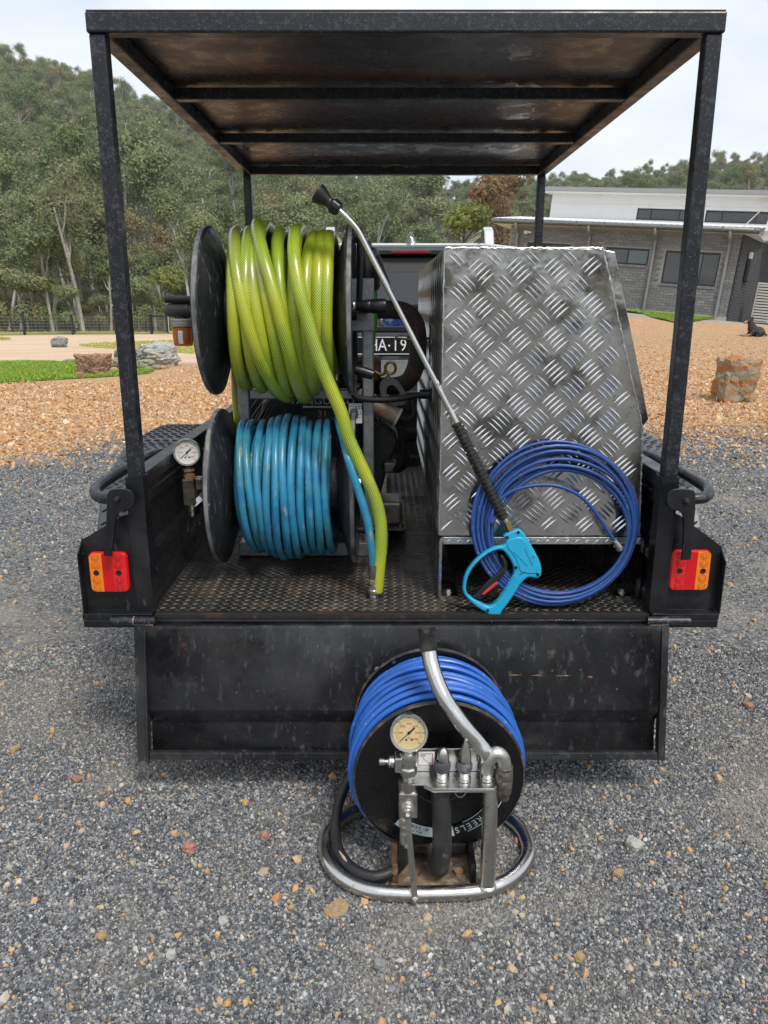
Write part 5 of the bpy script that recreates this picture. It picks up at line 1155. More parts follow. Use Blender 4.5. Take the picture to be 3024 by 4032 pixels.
# valve column with gauge
vx, vy = .0505, -.430
vc = MB().lathe([(.0001, .345), (.010, .344), (.0105, .335), (.017, .334), (.018, .330), (.018, .314), (.0155, .311), (.0155, .304), (.0185, .300), (.0185, .286), (.016, .282), (.011, .281), (.011, .272), (.0205, .271), (.0205, .252), (.0195, .249)], (vx, vy, 0), (0, 0, 1), 8).build('valve_column', 'nickel', PR)
MB().bar((vx, vy, .249), (vx, vy, .190), .039, .036, (0, 1, 0)).build('ball_valve', 'nickel', PR, bevel=.003)
MB().lathe([(.012, .190), (.013, .184), (.011, .182), (.0135, .178), (.0135, .166), (.0115, .164), (.0135, .160), (.0125, .150), (.0115, .146), (.0125, .144), (.0125, .112), (.011, .110)], (.046, vy, 0), (0, 0, 1), 18).build('hose_tail', 'nickel', PR, smooth=True)
lv = MB().lathe([(.0175, .0), (.0175, -.004), (.0145, -.005), (.0145, -.010), (.011, -.011), (.010, -.016), (.0001, -.016)], (.0490, vy - .018, .210), (0, 1, 0), 20).build('valve_stem', 'nickel', PR, smooth=True)
MB().cyl((.0490, vy - .0335, .2065), (.0490, vy - .041, .2055), .0072, n=6).build('stem_nut', 'nickel', lv)
lvp = [(.0498, -.462, .203), (.0525, -.467, .160), (.0585, -.476, .095), (.0650, -.485, .024)]
lever = MB()
for a, b in zip(lvp, lvp[1:]): lever.bar(a, b, .0125, .0035, (0, 1, 0))
lever.lathe([(.0001, -.008), (.006, -.005), (.008, 0), (.006, .005), (.0001, .008)], (.0655, -.4855, .020), (0, 1, 0), 14); lever.build('lever', 'stainless', PR)
bn = MB().lathe([(.0001, 0), (.0065, .0), (.0072, .002), (.0072, .011), (.0052, .012), (.0052, .015), (.0065, .016), (.0065, .018), (.005, .0185), (.005, .022), (.0125, .0225), (.0125, .030), (.007, .031), (.0075, .034)], (-.010, vy, .313), (1, 0, 0), 18).build('quick_coupler', 'nickel', PR, smooth=True)
MB().bar((.022, vy, .313), (.038, vy, .313), .031, .034).build('side_block', 'nickel', PR, bevel=.003); MB().cyl((.010, vy, .313), (.017, vy, .313), .0125, n=6).build('hex_nut', 'nickel', PR)
gauge(PR, (.0515, -.424, .377), .0395, (0, -1, .32), 'dial_cream', ['0', '1000', '2000', '3000', '4000', '5000', '6000'])
MB().lathe([(.0001, .003), (.006, .003), (.0065, 0)], (.0525, -.412, .4145), (0, .2, 1), 14).build('gauge_plug', 'rubber', PR, smooth=True)
# bracket with three stowed nozzles
br = MB().prism([(.058, -.448), (.083, -.448), (.102, -.462), (.226, -.462), (.232, -.455), (.232, -.402), (.058, -.402)], lambda a, b, d: (a, b, .268 + d), 0, .003).build('nozzle_bracket', 'stainless', PR, bevel=.001)
MB().box(.058, .232, -.4020, -.399, .2712, .326).build('bracket_back', 'stainless', br, bevel=.001)
MB().prism([(.083, .262), (.102, .262), (.226, .262), (.226, .268), (.083, .268)], lambda a, b, d: (a, -.462 + d + (.014 if a < .09 else 0), b), 0, .003).build('bracket_lip', 'stainless', br)
stk = MB().box(.0715, .1085, -.4030, -.4022, .287, .321).build('valve_sticker', 'ink_black', br); MB().box(.0728, .1072, -.4036, -.4030, .2883, .3197).build('sticker_face', 'sticker_white', stk)
m = MB(); m.box(.0775, .103, -.4040, -.4036, .3145, .3157).box(.1018, .103, -.4040, -.4036, .292, .3145); m.build('sticker_red', 'ink_red', stk)
P = [Vector((.103 - .022 * math.cos(R(a)), -.4038, .3145 - .022 * math.sin(R(a)))) for a in range(18, 80, 6)]; MB().tube(P, .0005, 4).build('sticker_arc', 'ink_red', stk)
text('OFF', .0065, 'ink_black', facing((.0815, -.4040, .3105)), stk, ext=.0001); text('ON', .0055, 'ink_black', facing((.0985, -.4040, .2905)), stk, ext=.0001)
base_prof = [(.0125, .2715), (.0145, .272), (.0145, .278), (.0125, .279), (.0132, .281), (.0115, .283), (.0132, .285), (.0115, .287), (.0132, .289), (.0115, .291)]
for x, top, nm in ((.121, [(.0125, .2915), (.0165, .296), (.0180, .303), (.0175, .310), (.0130, .317)], 'short_nozzle'), (.167, [(.0125, .2915), (.0160, .296), (.0172, .303), (.0168, .309), (.0130, .315)], 'pointed_nozzle')):
    o = MB().lathe(base_prof, (x, vy, 0), (0, 0, 1), 18).build('nozzle_stem', 'nickel', PR, smooth=True); MB().lathe(top, (x, vy, 0), (0, 0, 1), 24).build('nozzle_collar', 'scuffed_grey', o, smooth=True)
    if nm == 'short_nozzle': MB().lathe([(.0125, .316), (.0130, .318), (.0128, .326), (.0118, .334), (.0085, .341), (.004, .345), (.0001, .3455)], (x + .0015, vy, 0), (0, 0, 1), 8).build('nozzle_tip', 'nickel', o, smooth=True, ang=30)
    else: MB().lathe([(.0125, .314), (.0128, .318), (.0125, .326), (.0110, .336), (.0075, .352), (.0035, .3635), (.0001, .365)], (x + .0015, vy, 0), (0, 0, 1), 8).build('nozzle_tip', 'nickel', o, smooth=True, ang=30)
o = MB().lathe(base_prof, (.2145, vy, 0), (0, 0, 1), 18).build('nozzle_stem', 'nickel', PR, smooth=True)
MB().tube(spline([(.2145, vy, .290), (.2150, vy, .306), (.2200, vy, .322), (.2320, vy, .333), (.2430, vy, .326), (.2480, vy, .314), (.2500, vy, .300)], 6), .015, 18, rr=None).build('elbow_nozzle', 'nickel_cast', o, smooth=True)
MB().lathe([(.0155, .304), (.0180, .303), (.0185, .298), (.0170, .297), (.0185, .295), (.0190, .275), (.0178, .274), (.0190, .272), (.0180, .246), (.0165, .245), (.0165, .240), (.0135, .239), (.0130, .226), (.0001, .226)], (.2500, vy, 0), (0, 0, 1), 24).build('rotor_nozzle', 'oily_steel', o, smooth=True)
MB().tube([Vector((.158 + .012 * math.cos(R(a)), -.452, .262 - .018 * math.sin(R(a)))) for a in range(0, 181, 15)], .0013, 6).build('wire_ring', 'nickel', PR, smooth=True)
# black feeder hose looping round the left of the base
P = spline([(.045, vy, .118), (.044, -.428, .085), (.038, -.415, .052), (.018, -.418, .034), (-.020, -.430, .030), (-.062, -.412, .030), (-.096, -.365, .030), (-.112, -.305, .036), (-.112, -.245, .060), (-.092, -.195, .100), (-.050, -.150, .15), (.02, -.125, .19)], 8)
MB().tube(P, .0125, 14).build('feeder_hose', 'rubber', PR, smooth=True)
MB().tube([P[44] + Vector((-.001, -.006, .011)), P[46] + Vector((0, -.006, .011)), P[49] + Vector((-.002, -.005, .011))], .0028, 6, rr=[.001, .0035, .0012]).build('hose_scuff', 'filter_beige', PR)
# ---------------------------------------------------------------- grey station wagon on the drawbar
CAR = thing('parked_car', 'grey station wagon hitched in front of the trailer', 'car', (.155, 4.9, 0)); cx = .155
def loft(stations, mat, nm, par, smooth=True, sub=0):
    m = MB(); n = len(stations[0][1]) * 2
    for y, half in stations:
        row = [(cx + x, y, z) for x, z in half] + [(cx - x, y, z) for x, z in reversed(half)]; m.v += row
    for j in range(len(stations) - 1): m.f += [(j * n + i, j * n + (i + 1) % n, (j + 1) * n + (i + 1) % n, (j + 1) * n + i) for i in range(n)]
    m.f += [tuple(range(n)), tuple(reversed(range((len(stations) - 1) * n, len(stations) * n)))]
    return m.build(nm, mat, par, smooth=smooth, ang=32, bevel=sub)
low = lambda w, zb, zs, zt: [(w * .86, zb), (w * .97, zb + .10), (w, zs), (w * .985, zt - .10), (w * .94, zt)]
body = loft([(2.80, low(.83, .44, .70, 1.00)), (2.875, low(.87, .36, .70, 1.14)), (3.05, low(.895, .30, .70, 1.18)), (3.6, low(.90, .26, .70, 1.16)), (4.6, low(.90, .24, .70, 1.13)), (5.6, low(.90, .24, .68, 1.09)), (6.3, low(.89, .26, .66, 1.03)), (6.9, low(.86, .30, .64, .92)), (7.15, low(.78, .36, .60, .80))], 'car_paint', 'car_body', CAR)
cab = lambda w, zb, zt, k=.80: [(w, zb), (w * .965, zb + (zt - zb) * .45), (w * k * 1.04, zt - .05), (w * k * .93, zt - .012), (w * k * .55, zt)]
gh = loft([(2.905, cab(.84, 1.12, 1.22, .95)), (2.99, cab(.845, 1.12, 1.40, .88)), (3.10, cab(.85, 1.12, 1.545, .82)), (3.5, cab(.86, 1.11, 1.575, .80)), (4.2, cab(.865, 1.10, 1.585, .79)), (4.9, cab(.86, 1.09, 1.555, .79)), (5.35, cab(.855, 1.07, 1.40, .84)), (5.75, cab(.85, 1.05, 1.10, .95))], 'car_glass', 'glasshouse', CAR)
rf = loft([(3.02, [(.655, 1.545), (.60, 1.560), (.42, 1.572)]), (3.10, [(.70, 1.53), (.665, 1.565), (.48, 1.588)]), (3.5, [(.70, 1.54), (.665, 1.575), (.48, 1.600)]), (4.2, [(.695, 1.55), (.66, 1.585), (.46, 1.608)]), (4.9, [(.69, 1.52), (.655, 1.555), (.45, 1.578)])], 'silver_sky_sheen', 'roof', CAR)
sp_ = loft([(2.93, [(.56, 1.515), (.56, 1.527), (.35, 1.536)]), (3.02, [(.63, 1.530), (.62, 1.550), (.40, 1.562)])], 'car_trim', 'roof_spoiler', CAR)
MB().box(cx - .115, cx + .115, 2.924, 2.932, 1.517, 1.533).build('brake_light', 'lamp_red', sp_, bevel=.002)
hatch = MB().prism([(-.62, .78), (.62, .78), (.66, 1.02), (.66, 1.19), (-.66, 1.19), (-.66, 1.02)], lambda a, b, d: (cx + a, 2.845 - (1.19 - b) * .14 + d, b), 0, .03).build('tailgate_panel', 'car_paint', CAR, bevel=.012)
MB().prism([(-.60, 1.205), (.60, 1.205), (.545, 1.44), (.50, 1.50), (-.50, 1.50), (-.545, 1.44)], lambda a, b, d: (cx + a, 2.872 + (b - 1.205) * .33 + d, b), 0, .012).build('rear_window', 'car_glass', CAR, bevel=.003)
MB().prism([(-.553, 1.415), (.553, 1.415), (.545, 1.44), (.50, 1.495), (-.50, 1.495), (-.545, 1.44)], lambda a, b, d: (cx + a, 2.870 + (b - 1.205) * .33 + d, b), 0, .002).build('spoiler_shade_band', 'car_trim', CAR)  # dark matte strip painting the spoiler's shade onto the upper glass
MB().bar((cx - .04, 2.845, 1.215), (cx + .30, 2.862, 1.245), .012, .016).cyl((cx - .04, 2.83, 1.212), (cx - .04, 2.86, 1.212), .022, n=16).build('wiper', 'car_trim', CAR)
MB().box(cx - .34, cx + .34, 2.798, 2.83, 1.075, 1.105).build('handle_strip', 'car_trim', hatch, bevel=.004)
bmp = loft([(2.70, [(.62, .46), (.74, .50), (.76, .60), (.74, .715)]), (2.76, [(.80, .42), (.88, .48), (.89, .62), (.87, .75)]), (2.92, [(.82, .40), (.90, .46), (.905, .62), (.90, .77)])], 'car_trim', 'bumper', CAR)
MB().prism([(-.46, .80), (.46, .80), (.44, .915), (-.44, .915)], lambda a, b, d: (cx + a, 2.775 + d + (b - .8) * .05, b), 0, .03).build('plate_recess', 'silver_sky_sheen', CAR, bevel=.01)
px_ = -.0150; pz = .997
np_ = MB().box(px_ - .186, px_ + .186, 2.757, 2.760, pz - .056, pz + .056).build('number_plate', 'plate_black', CAR, bevel=.002)
m = MB(); m.box(px_ - .182, px_ + .182, 2.7555, 2.7568, pz + .046, pz + .050).box(px_ - .182, px_ + .182, 2.7555, 2.7568, pz - .050, pz - .046); m.build('plate_line', 'plate_white', np_)
for ch, dx in (('H', -.048), ('A', .006), ('1', .082), ('9', .128)): text(ch, .099, 'plate_white', facing((px_ + dx - .0, 2.7555, pz)), np_, 'character', .0005, sx=.80)
MB().lathe([(.0001, -.0012), (.006, -.0012), (.006, 0)], (px_ + .045, 2.757, pz), (0, 1, 0), 14).build('plate_dot', 'plate_white', np_)
ez = 1.134; ex_ = .061; ey = 2.815
ell = lambda rx, rz, k=40: [(ex_ + rx * math.cos(math.tau * i / k), ez + rz * math.sin(math.tau * i / k)) for i in range(k)]
em = MB().prism(ell(.081, .041), face(ey), 0, .012).build('emblem', 'chrome', CAR, bevel=.003); MB().prism(ell(.072, .033), face(ey - .0008), 0, .004).build('emblem_field', 'emblem_blue', em)
def star(x, z, w, h):
    P = []
    for i in range(12):
        a = math.tau * i / 12 + R(90); k = (1.0 if i % 3 == 0 else .30); P.append((x + math.cos(a) * w * k, z + math.sin(a) * h * k))
    return P
for x, z, w, h in ((-.024, .006, .036, .026), (.018, .012, .014, .010), (.030, -.002, .014, .010), (.012, -.014, .014, .010), (.036, -.015, .012, .009), (.050, .004, .012, .009)):
    MB().prism(star(ex_ + x, ez + z, w, h), face(ey - .0022), 0, .0016).build('star', 'chrome', em)
fin = MB(); 
for k, (w, y0, y1, z) in enumerate([(.036, 3.16, 3.36, 1.592), (.024, 3.17, 3.32, 1.622), (.012, 3.18, 3.28, 1.650), (.006, 3.19, 3.25, 1.662)]): fin.v += [(cx + .01 + a * w, b, z) for a, b in ((-1, y0 + .01), (0, y0), (1, y0 + .01), (.8, y1 - .03), (0, y1), (-.8, y1 - .03))]
for j in range(3): fin.f += [(j * 6 + i, j * 6 + (i + 1) % 6, (j + 1) * 6 + (i + 1) % 6, (j + 1) * 6 + i) for i in range(6)]
fin.f.append(tuple(18 + i for i in range(6))); fin.build('aerial_fin', 'car_paint', CAR, smooth=True, ang=50)
for s_ in (-1, 1):
    x = cx + s_ * .485
    MB().tube(spline([(x, 3.12, 1.585), (x, 3.18, 1.635), (x, 3.32, 1.672), (x, 3.9, 1.685), (x, 4.5, 1.675), (x, 4.72, 1.625), (x, 4.80, 1.575)], 6), .020, 10).build('roof_rail', 'silver_sky_sheen', CAR, smooth=True)
    MB().prism([(3.08, 1.578), (3.34, 1.590), (3.30, 1.680), (3.20, 1.690), (3.14, 1.670)], lambda a, b, d: (x + d, a, b), -.028, .028).build('rail_foot', 'chrome' if s_ > 0 else 'silver_sky_sheen', CAR, bevel=.008)
    MB().prism([(.56, 1.03), (.80, .98), (.855, 1.15), (.80, 1.19), (.62, 1.16)], lambda a, b, d: (cx + s_ * a, 2.84 + d + (a - .56) * .18, b), -.03, .04).build('tail_lamp', 'lamp_red', CAR, bevel=.01)
    for yy in (3.62, 6.20):
        wl = MB().lathe([(.20, -.10), (.30, -.11), (.335, -.09), (.345, -.03), (.345, .03), (.335, .09), (.30, .11), (.20, .10)], (cx + s_ * .80, yy, .345), (1, 0, 0), 40, True).build('wheel', 'tyre', CAR, smooth=True)
        MB().lathe([(.0001, .08 * s_), (.05, .08 * s_), (.07, .06 * s_), (.19, .07 * s_), (.215, .10 * s_), (.21, -.08 * s_)], (cx + s_ * .80, yy, .345), (1, 0, 0), 32).build('rim', 'galvanised', wl, smooth=True)
    MB().prism([(4.85, 1.12), (5.05, 1.12), (5.05, 1.25), (4.88, 1.25)], lambda a, b, d: (cx + s_ * (.90 + d), a, b), 0, .16).build('door_mirror', 'car_paint', CAR, bevel=.02)
MB().bar((.046, 2.66, .42), (.1, 3.0, .42), .05, .05).build('tow_bar', 'black_paint', CAR)
# ---------------------------------------------------------------- brick house on the right
u_ = Vector((-.8631, .4981, .0836)); w_ = Vector((.0929, -.006, .9957)); in_ = Vector((.4965, .8671, -.0411)); O_ = Vector((11.1175, 22.9065, .6798))
H4 = Matrix(((-u_.x, in_.x, w_.x, O_.x), (-u_.y, in_.y, w_.y, O_.y), (-u_.z, in_.z, w_.z, O_.z), (0, 0, 0, 1)))   # local: x right along the wall, y inward, z up
HS = thing('brick_house', 'grey brick house with white upper storey and grey gutters', 'house', mat4=H4)
WY = .30; x0w, x1w, ztop = -8.10, -.475, 2.62
wins = [(-2.66, -.985, 1.02, 2.04), (-4.62, -3.18, 1.535, 2.05), (-7.42, -5.81, 1.50, 2.07)]
wall = MB(); 
wall.box(x0w, x1w, WY + .012, WY + .05, -1.2, wins[0][2])
def wall_seg(a, b, c, d): wall.box(a, b, WY + .012, WY + .05, c, d)
ed = sorted(set([x0w, x1w] + [w[0] for w in wins] + [w[1] for w in wins]))
for a, b in zip(ed, ed[1:]):
    w = next((w for w in wins if w[0] - 1e-6 <= a and b <= w[1] + 1e-6), None)
    if w: wall_seg(a, b, wins[0][2], w[2]) if w[2] > wins[0][2] else None; wall_seg(a, b, w[3], ztop)
    else: wall_seg(a, b, wins[0][2], ztop)
WL = wall.build('front_wall', 'mortar', HS)
MB().box(x0w - .02, x1w + .02, WY - .006, WY + .0115, -1.0, .135).build('footing', 'slab', HS)
# bricks: the ones nearest the corner singly, the rest joined
bl, bh, gap = .230, .076, .010; bm_ = MB().box(0, bl, -.009, .0118, 0, bh)
bme = bpy.data.meshes.new('brick'); bme.from_pydata(bm_.v, [], bm_.f); bme.materials.append(M['brick']); rest = MB(); cnt = 0; spots = []
row = 0; z = .145
while z + bh < ztop - .02:
    x = x1w - bl - (.12 if row % 2 else 0)
    if row % 2: spots.append((x1w - .11, z, .11))
    while x > x0w:
        spots.append((x, z, bl)); x -= bl + gap
    z += bh + gap; row += 1
def free(x, z, L): return not any(x + L > w[0] - .005 and x < w[1] + .005 and z + bh > w[2] - .085 and z < w[3] + .005 for w in wins)
spots = [s_ for s_ in spots if free(*s_)]; spots.sort(key=lambda s_: -(s_[0]) )
for x, z, L in spots:
    if cnt < 280 and abs(L - bl) < 1e-6 and x > -4.2 and z > .2:
        b_ = bpy.data.objects.new('brick', bme); COL.objects.link(b_); b_.parent = WL; b_.location = (x, WY, z); cnt += 1
    else: rest.box(x, x + L, WY - .009, WY + .0118, z, z + bh)
rest.build('brick_courses', 'brick', WL, kind='stuff')
for k, w in enumerate(wins):
    wd = MB(); a, b, c, d = w; f = .05
    wd.box(a, b, WY + .02, WY + .07, c, c + f).box(a, b, WY + .02, WY + .07, d - f, d).box(a, a + f, WY + .02, WY + .07, c + f, d - f).box(b - f, b, WY + .02, WY + .07, c + f, d - f)
    fw = wd.build('window', 'window_frame', HS); parts = [(.0, .36, 'window_blind'), (.36, .70, 'window_teal'), (.70, 1, 'window_blind')] if k == 0 else [(0, .52, 'window_glass'), (.52, 1, 'window_teal')]
    for p, q, mt in parts:
        xa, xb = a + f + (b - a - 2 * f) * p, a + f + (b - a - 2 * f) * q
        MB().box(xa + .012, xb - .012, WY + .050 + (.008 if mt != 'window_blind' else 0), WY + .056 + (.008 if mt != 'window_blind' else 0), c + f, d - f).build('pane', mt, fw)
        if q < 1: MB().box(xb - .014, xb + .014, WY + .028, WY + .066, c + f, d - f).build('mullion', 'window_frame', fw)
    sl = MB()
    for i in range(int((b - a + .1) / .0865)): sl.box(a - .05 + i * .0865, a - .05 + i * .0865 + .077, WY - .03, WY + .0119, c - .082, c - .004)
    sl.build('sill_bricks', 'brick', HS)
# side wall of dark block, running back from the corner
MB().prism([(-.473, WY + .012), (-.43, WY + .012), (.80, 8.0), (.757, 8.0)], lambda a, b, d: (a, b, d), -1.2, 2.62).build('side_wall', 'dark_joint', HS)
sbm = MB()
row = 0; z = .02
while z < 2.68:
    y = WY + .02 + (.12 if row % 2 else 0)
    while y < 7.6: xa, xb = -.43 + .16 * (y - .312), -.43 + .16 * (y + .225 - .312); sbm.prism([(xa - .004, y), (xa + .011, y), (xb + .011, y + .225), (xb - .004, y + .225)], lambda a, b, d: (a, b, d), z, z + .074); y += .24
    z += .086; row += 1
sbm.build('side_bricks', 'dark_block', HS, kind='stuff')
# gutter, eave, low roof and downpipes
m = MB(); g2 = [(-.10, 2.78), (-.11, 2.70), (-.09, 2.665), (-.02, 2.655), (.02, 2.68), (.02, 2.78)]
n = len(g2)
for x in (-8.72, .03): m.v += [(x, a, b) for a, b in g2]
m.f += [(i, i + 1, n + i + 1, n + i) for i in range(n - 1)] + [tuple(range(n)), tuple(reversed(range(n, 2 * n)))]
gt = m.build('gutter', 'gutter_grey', HS, smooth=True, ang=30); so = gt.modifiers.new('thick', 'SOLIDIFY'); so.thickness = .004
for i in range(10): MB().box(-8.4 + i * .92, -8.37 + i * .92, -.118, .0, 2.645, 2.79).build('gutter_strap', 'gutter_grey', gt)
MB().box(-8.70, .02, .022, .05, 2.62, 2.80).build('fascia', 'gutter_grey', HS); MB().box(-8.68, .01, .051, 2.45, 2.625, 2.64).build('soffit', 'white_cladding', HS)
m = MB(); k = 90
for i in range(k + 1):
    x = -8.70 + 8.73 * i / k; dz = .016 if i % 2 else 0; m.v += [(x, -.02, 2.795 + dz), (x, 2.50, 3.16 + dz)]
m.f += [(2 * i, 2 * i + 2, 2 * i + 3, 2 * i + 1) for i in range(k)]; lr = m.build('lower_roof', 'roof_white', HS); so = lr.modifiers.new('thick', 'SOLIDIFY'); so.thickness = .02
for xx in (-.80, -3.05, -5.22, -7.80):
    P = spline([(xx, -.045, 2.66), (xx, -.045, 2.56), (xx + .01, .02, 2.46), (xx + .012, .17, 2.40), (xx + .012, .235, 2.32)], 5) + [Vector((xx + .012, .235, 1.0)), Vector((xx + .012, .235, -.05 if xx > -4 else -.9))]
    MB().tube(P, .05, 14).build('downpipe', 'pipe_grey', HS, smooth=True)
# white upper storey
UY = 2.5; uw = [(-4.32, -2.50, 3.215, 3.585), (-2.02, -.02, 3.205, 3.57)]
m = MB(); m.box(-7.50, 2.6, UY, UY + .1, 2.70, 3.205).box(-7.50, 2.6, UY, UY + .1, 3.59, 4.05).box(-7.5, -4.32, UY, UY + .1, 3.205, 3.59).box(-2.50, -2.02, UY, UY + .1, 3.205, 3.59).box(-.02, 2.6, UY, UY + .1, 3.205, 3.59)
m.box(-7.50, -7.40, UY + .1, UY + 5, 2.7, 4.0); m.build('upper_wall', 'white_cladding', HS)
for i in range(5): MB().box(-7.505, 2.6, UY - .0025, UY, 3.195 - i * .11 if i < 4 else 3.70, 3.199 - i * .11 if i < 4 else 3.704).build('cladding_joint', 'fascia_grey', HS)
for a, b, c, d in uw:
    wd = MB(); f = .03; wd.box(a, b, UY + .01, UY + .06, c, c + f).box(a, b, UY + .01, UY + .06, d - f, d).box(a, a + f, UY + .01, UY + .06, c + f, d - f).box(b - f, b, UY + .01, UY + .06, c + f, d - f); fw = wd.build('window', 'window_frame', HS)
    for p, q, mt in ((0, .26, 'window_blind'), (.26, .80, 'window_glass'), (.80, 1, 'window_blind')):
        xa, xb = a + f + (b - a - 2 * f) * p, a + f + (b - a - 2 * f) * q; MB().box(xa + .01, xb - .01, UY + .04, UY + .046, c + f, d - f).build('pane', mt, fw)
        if q < 1: MB().box(xb - .012, xb + .012, UY + .015, UY + .055, c + f, d - f).build('mullion', 'window_frame', fw)
MB().prism([(UY - .42, 4.045), (UY + 5.4, 4.42), (UY + 5.4, 4.60), (UY - .42, 4.185)], lambda a, b, d: (d, a, b), -7.86, 2.9).build('upper_roof', 'fascia_grey', HS)
MB().prism([(UY - .40, 4.015), (UY + .0, 4.02), (UY + 5, 4.35), (UY + 5, 4.40), (UY - .40, 4.040)], lambda a, b, d: (d, a, b), -7.80, 2.85).build('upper_soffit', 'white_cladding', HS)
# camera dome, meter box, air conditioner, mast
cd_ = MB().box(-7.58, -7.44, .24, .285, 2.33, 2.45).build('security_camera', 'white_plastic', HS, bevel=.02); MB().cyl((-7.40, .20, 2.40), (-7.28, .12, 2.38), .035, n=14).build('lens_barrel', 'white_plastic', cd_, smooth=True)
MX = H4 @ Matrix.Translation((-.416 + .16 * .95, 1.15, 1.35))
mb_ = thing('meter_box', 'dark meter box with pale cap on the side of the house', 'box', mat4=MX); MB().box(.0, .10, -.10, .35, -.05, .62).build('cabinet', 'car_trim', mb_, bevel=.01); MB().box(.0, .10, -.06, .20, .64, .84).build('cap_box', 'aircon_cream', mb_, bevel=.01)
AX = H4 @ Matrix.Translation((.16, 1.25, -.02))
aco = thing('air_conditioner', 'cream air conditioner outdoor unit at the right end of the house', 'appliance', mat4=AX)
MB().box(0, .85, 0, .32, .08, 1.32).build('case', 'aircon_cream', aco, bevel=.015)
for i in range(13): MB().box(.05, .50, -.012, -.001, .14 + i * .088, .195 + i * .088).build('louvre', 'aircon_cream', aco)
MB().box(.045, .505, -.0009, .001, .12, 1.27).build('fan_opening', 'car_trim', aco)
for a in (.08, .70): MB().box(a, a + .06, .02, .30, -.15, .08).build('foot', 'car_trim', aco)
KX = H4 @ Matrix.Translation((.20, -.25, 2.2))
ms = thing('white_mast', 'white steel mast with diagonal braces at the right edge over the gutter', 'mast', mat4=KX); MB().bar((.02, 0, .55), (.30, 0, 2.9), .09, .09, (0, 1, 0)).build('pole', 'white_steel', ms)
MB().cyl((-.70, .4, .60), (.15, 0, 1.55), .018, n=8).build('brace', 'white_steel', ms, smooth=True); MB().cyl((.35, 0, .6), (.19, 0, 1.95), .018, n=8).build('brace', 'white_steel', ms, smooth=True); MB().bar((-.02, 0, .52), (.9, 0, .55), .10, .14, (0, 1, 0)).build('arm', 'white_steel', ms)
# ---------------------------------------------------------------- fences and gate on the left
def fence(label, pts, hgt, rails, wire, name='paddock_fence', post=.14):
    P = [Vector((x, y, terr(x, y))) for x, y in pts]; F = thing(name, label, 'fence', P[0])
    for p in P: MB().box(p.x - post / 2, p.x + post / 2, p.y - post / 2, p.y + post / 2, p.z - .3, p.z + hgt).build('post', 'car_trim', F)
    for a, b in zip(P, P[1:]):
        for h in rails: MB().bar(a + Vector((0, -.08, h)), b + Vector((0, -.08, h)), .03, .13).build('rail', 'car_trim', F)
        if wire:
            m = MB()
            for h in (.15, .35, .55, .75, .95, 1.15): m.cyl(a + Vector((0, -.07, h)), b + Vector((0, -.07, h)), .006, n=4)
            for k in range(12): q = a.lerp(b, k / 12); m.cyl(q + Vector((0, -.07, .1)), q + Vector((0, -.07, 1.15)), .004, n=4)
            m.build('wire_mesh', 'fascia_grey', F)
fence('black post and wire mesh paddock fence at the far left', [(-30.5, 47), (-26.5, 48.5), (-23.6, 50), (-20.9, 51.2), (-18.4, 52.4), (-16.3, 53.5)], 1.28, (), True)
fence('short black rail fence section left of the steel gate', [(-16.3, 53.6), (-15.35, 54.2)], 1.35, (1.22,), True, 'rail_fence', .17)
fence('black four rail timber fence right of the steel gate', [(-14.15, 55), (-12.6, 55), (-10.4, 55), (-8.2, 55), (-6, 55), (-3.6, 55), (-1.2, 55)], 1.30, (.28, .58, .88, 1.18), False, 'rail_fence')
ga_ = Vector((-15.25, 54.2, terr(-15.25, 54.2))); GT = thing('steel_gate', 'silver tube farm gate standing ajar beside the fence post', 'gate', ga_)
gb_ = Vector((-12.6, 53.0, terr(-12.6, 53.0)))
m = MB(); c4 = [ga_ + Vector((0, 0, .15)), ga_ + Vector((0, 0, 1.28)), gb_ + Vector((0, 0, 1.15)), gb_ + Vector((0, 0, .05))]; m.tube(c4 , .028, 8, closed=True); m.build('gate_frame', 'white_plastic', GT, smooth=True)
MB().cyl(c4[0].lerp(c4[3], .5), c4[1].lerp(c4[2], .5), .025, n=8).build('gate_upright', 'white_plastic', GT, smooth=True)
m = MB()
for k in range(1, 8): m.cyl(c4[0].lerp(c4[1], k / 8), c4[3].lerp(c4[2], k / 8), .006, n=4)
for k in range(1, 16): m.cyl(c4[0].lerp(c4[3], k / 16), c4[1].lerp(c4[2], k / 16), .005, n=4)
m.build('gate_mesh', 'fascia_grey', GT)
# ---------------------------------------------------------------- boulders and stones
def stone_mat(name, a, b, c_, sc=4.0, st=(1, 1, 1.8), th=.40):
    t = NT(name); p = t.n('ShaderNodeTexCoord').outputs['Object']; col = t.mix(t.map(t.noise(p, sc, 5, .6, st, .6), th, th + .16), a, b)
    col = t.mix(t.map(t.noise(p, sc * 2.3, 5), .52, .68), col, c_); h = t.noise(p, sc * 4, 6, .65); q = t.bsdf(col, .85); t.l(t.bump(h, .6, .03), q.inputs['Normal']); t.done(q)
stone_mat('stone_orange', (.27, .255, .17), (.40, .14, .035), (.20, .205, .15), 5.0, (.6, .6, 2.4), .435); stone_mat('stone_red', (.26, .14, .085), (.34, .20, .13), (.18, .11, .08)); stone_mat('stone_pale', (.42, .42, .38), (.30, .32, .31), (.50, .45, .36)); stone_mat('stone_mossy', (.28, .27, .19), (.22, .23, .18), (.36, .32, .22))
stone_mat('stone_tan', (.42, .28, .14), (.48, .35, .19), (.33, .24, .15), 40); stone_mat('stone_pink', (.44, .20, .16), (.52, .30, .24), (.30, .12, .10), 60); stone_mat('stone_grey', (.24, .25, .26), (.33, .33, .32), (.18, .18, .18), 40)
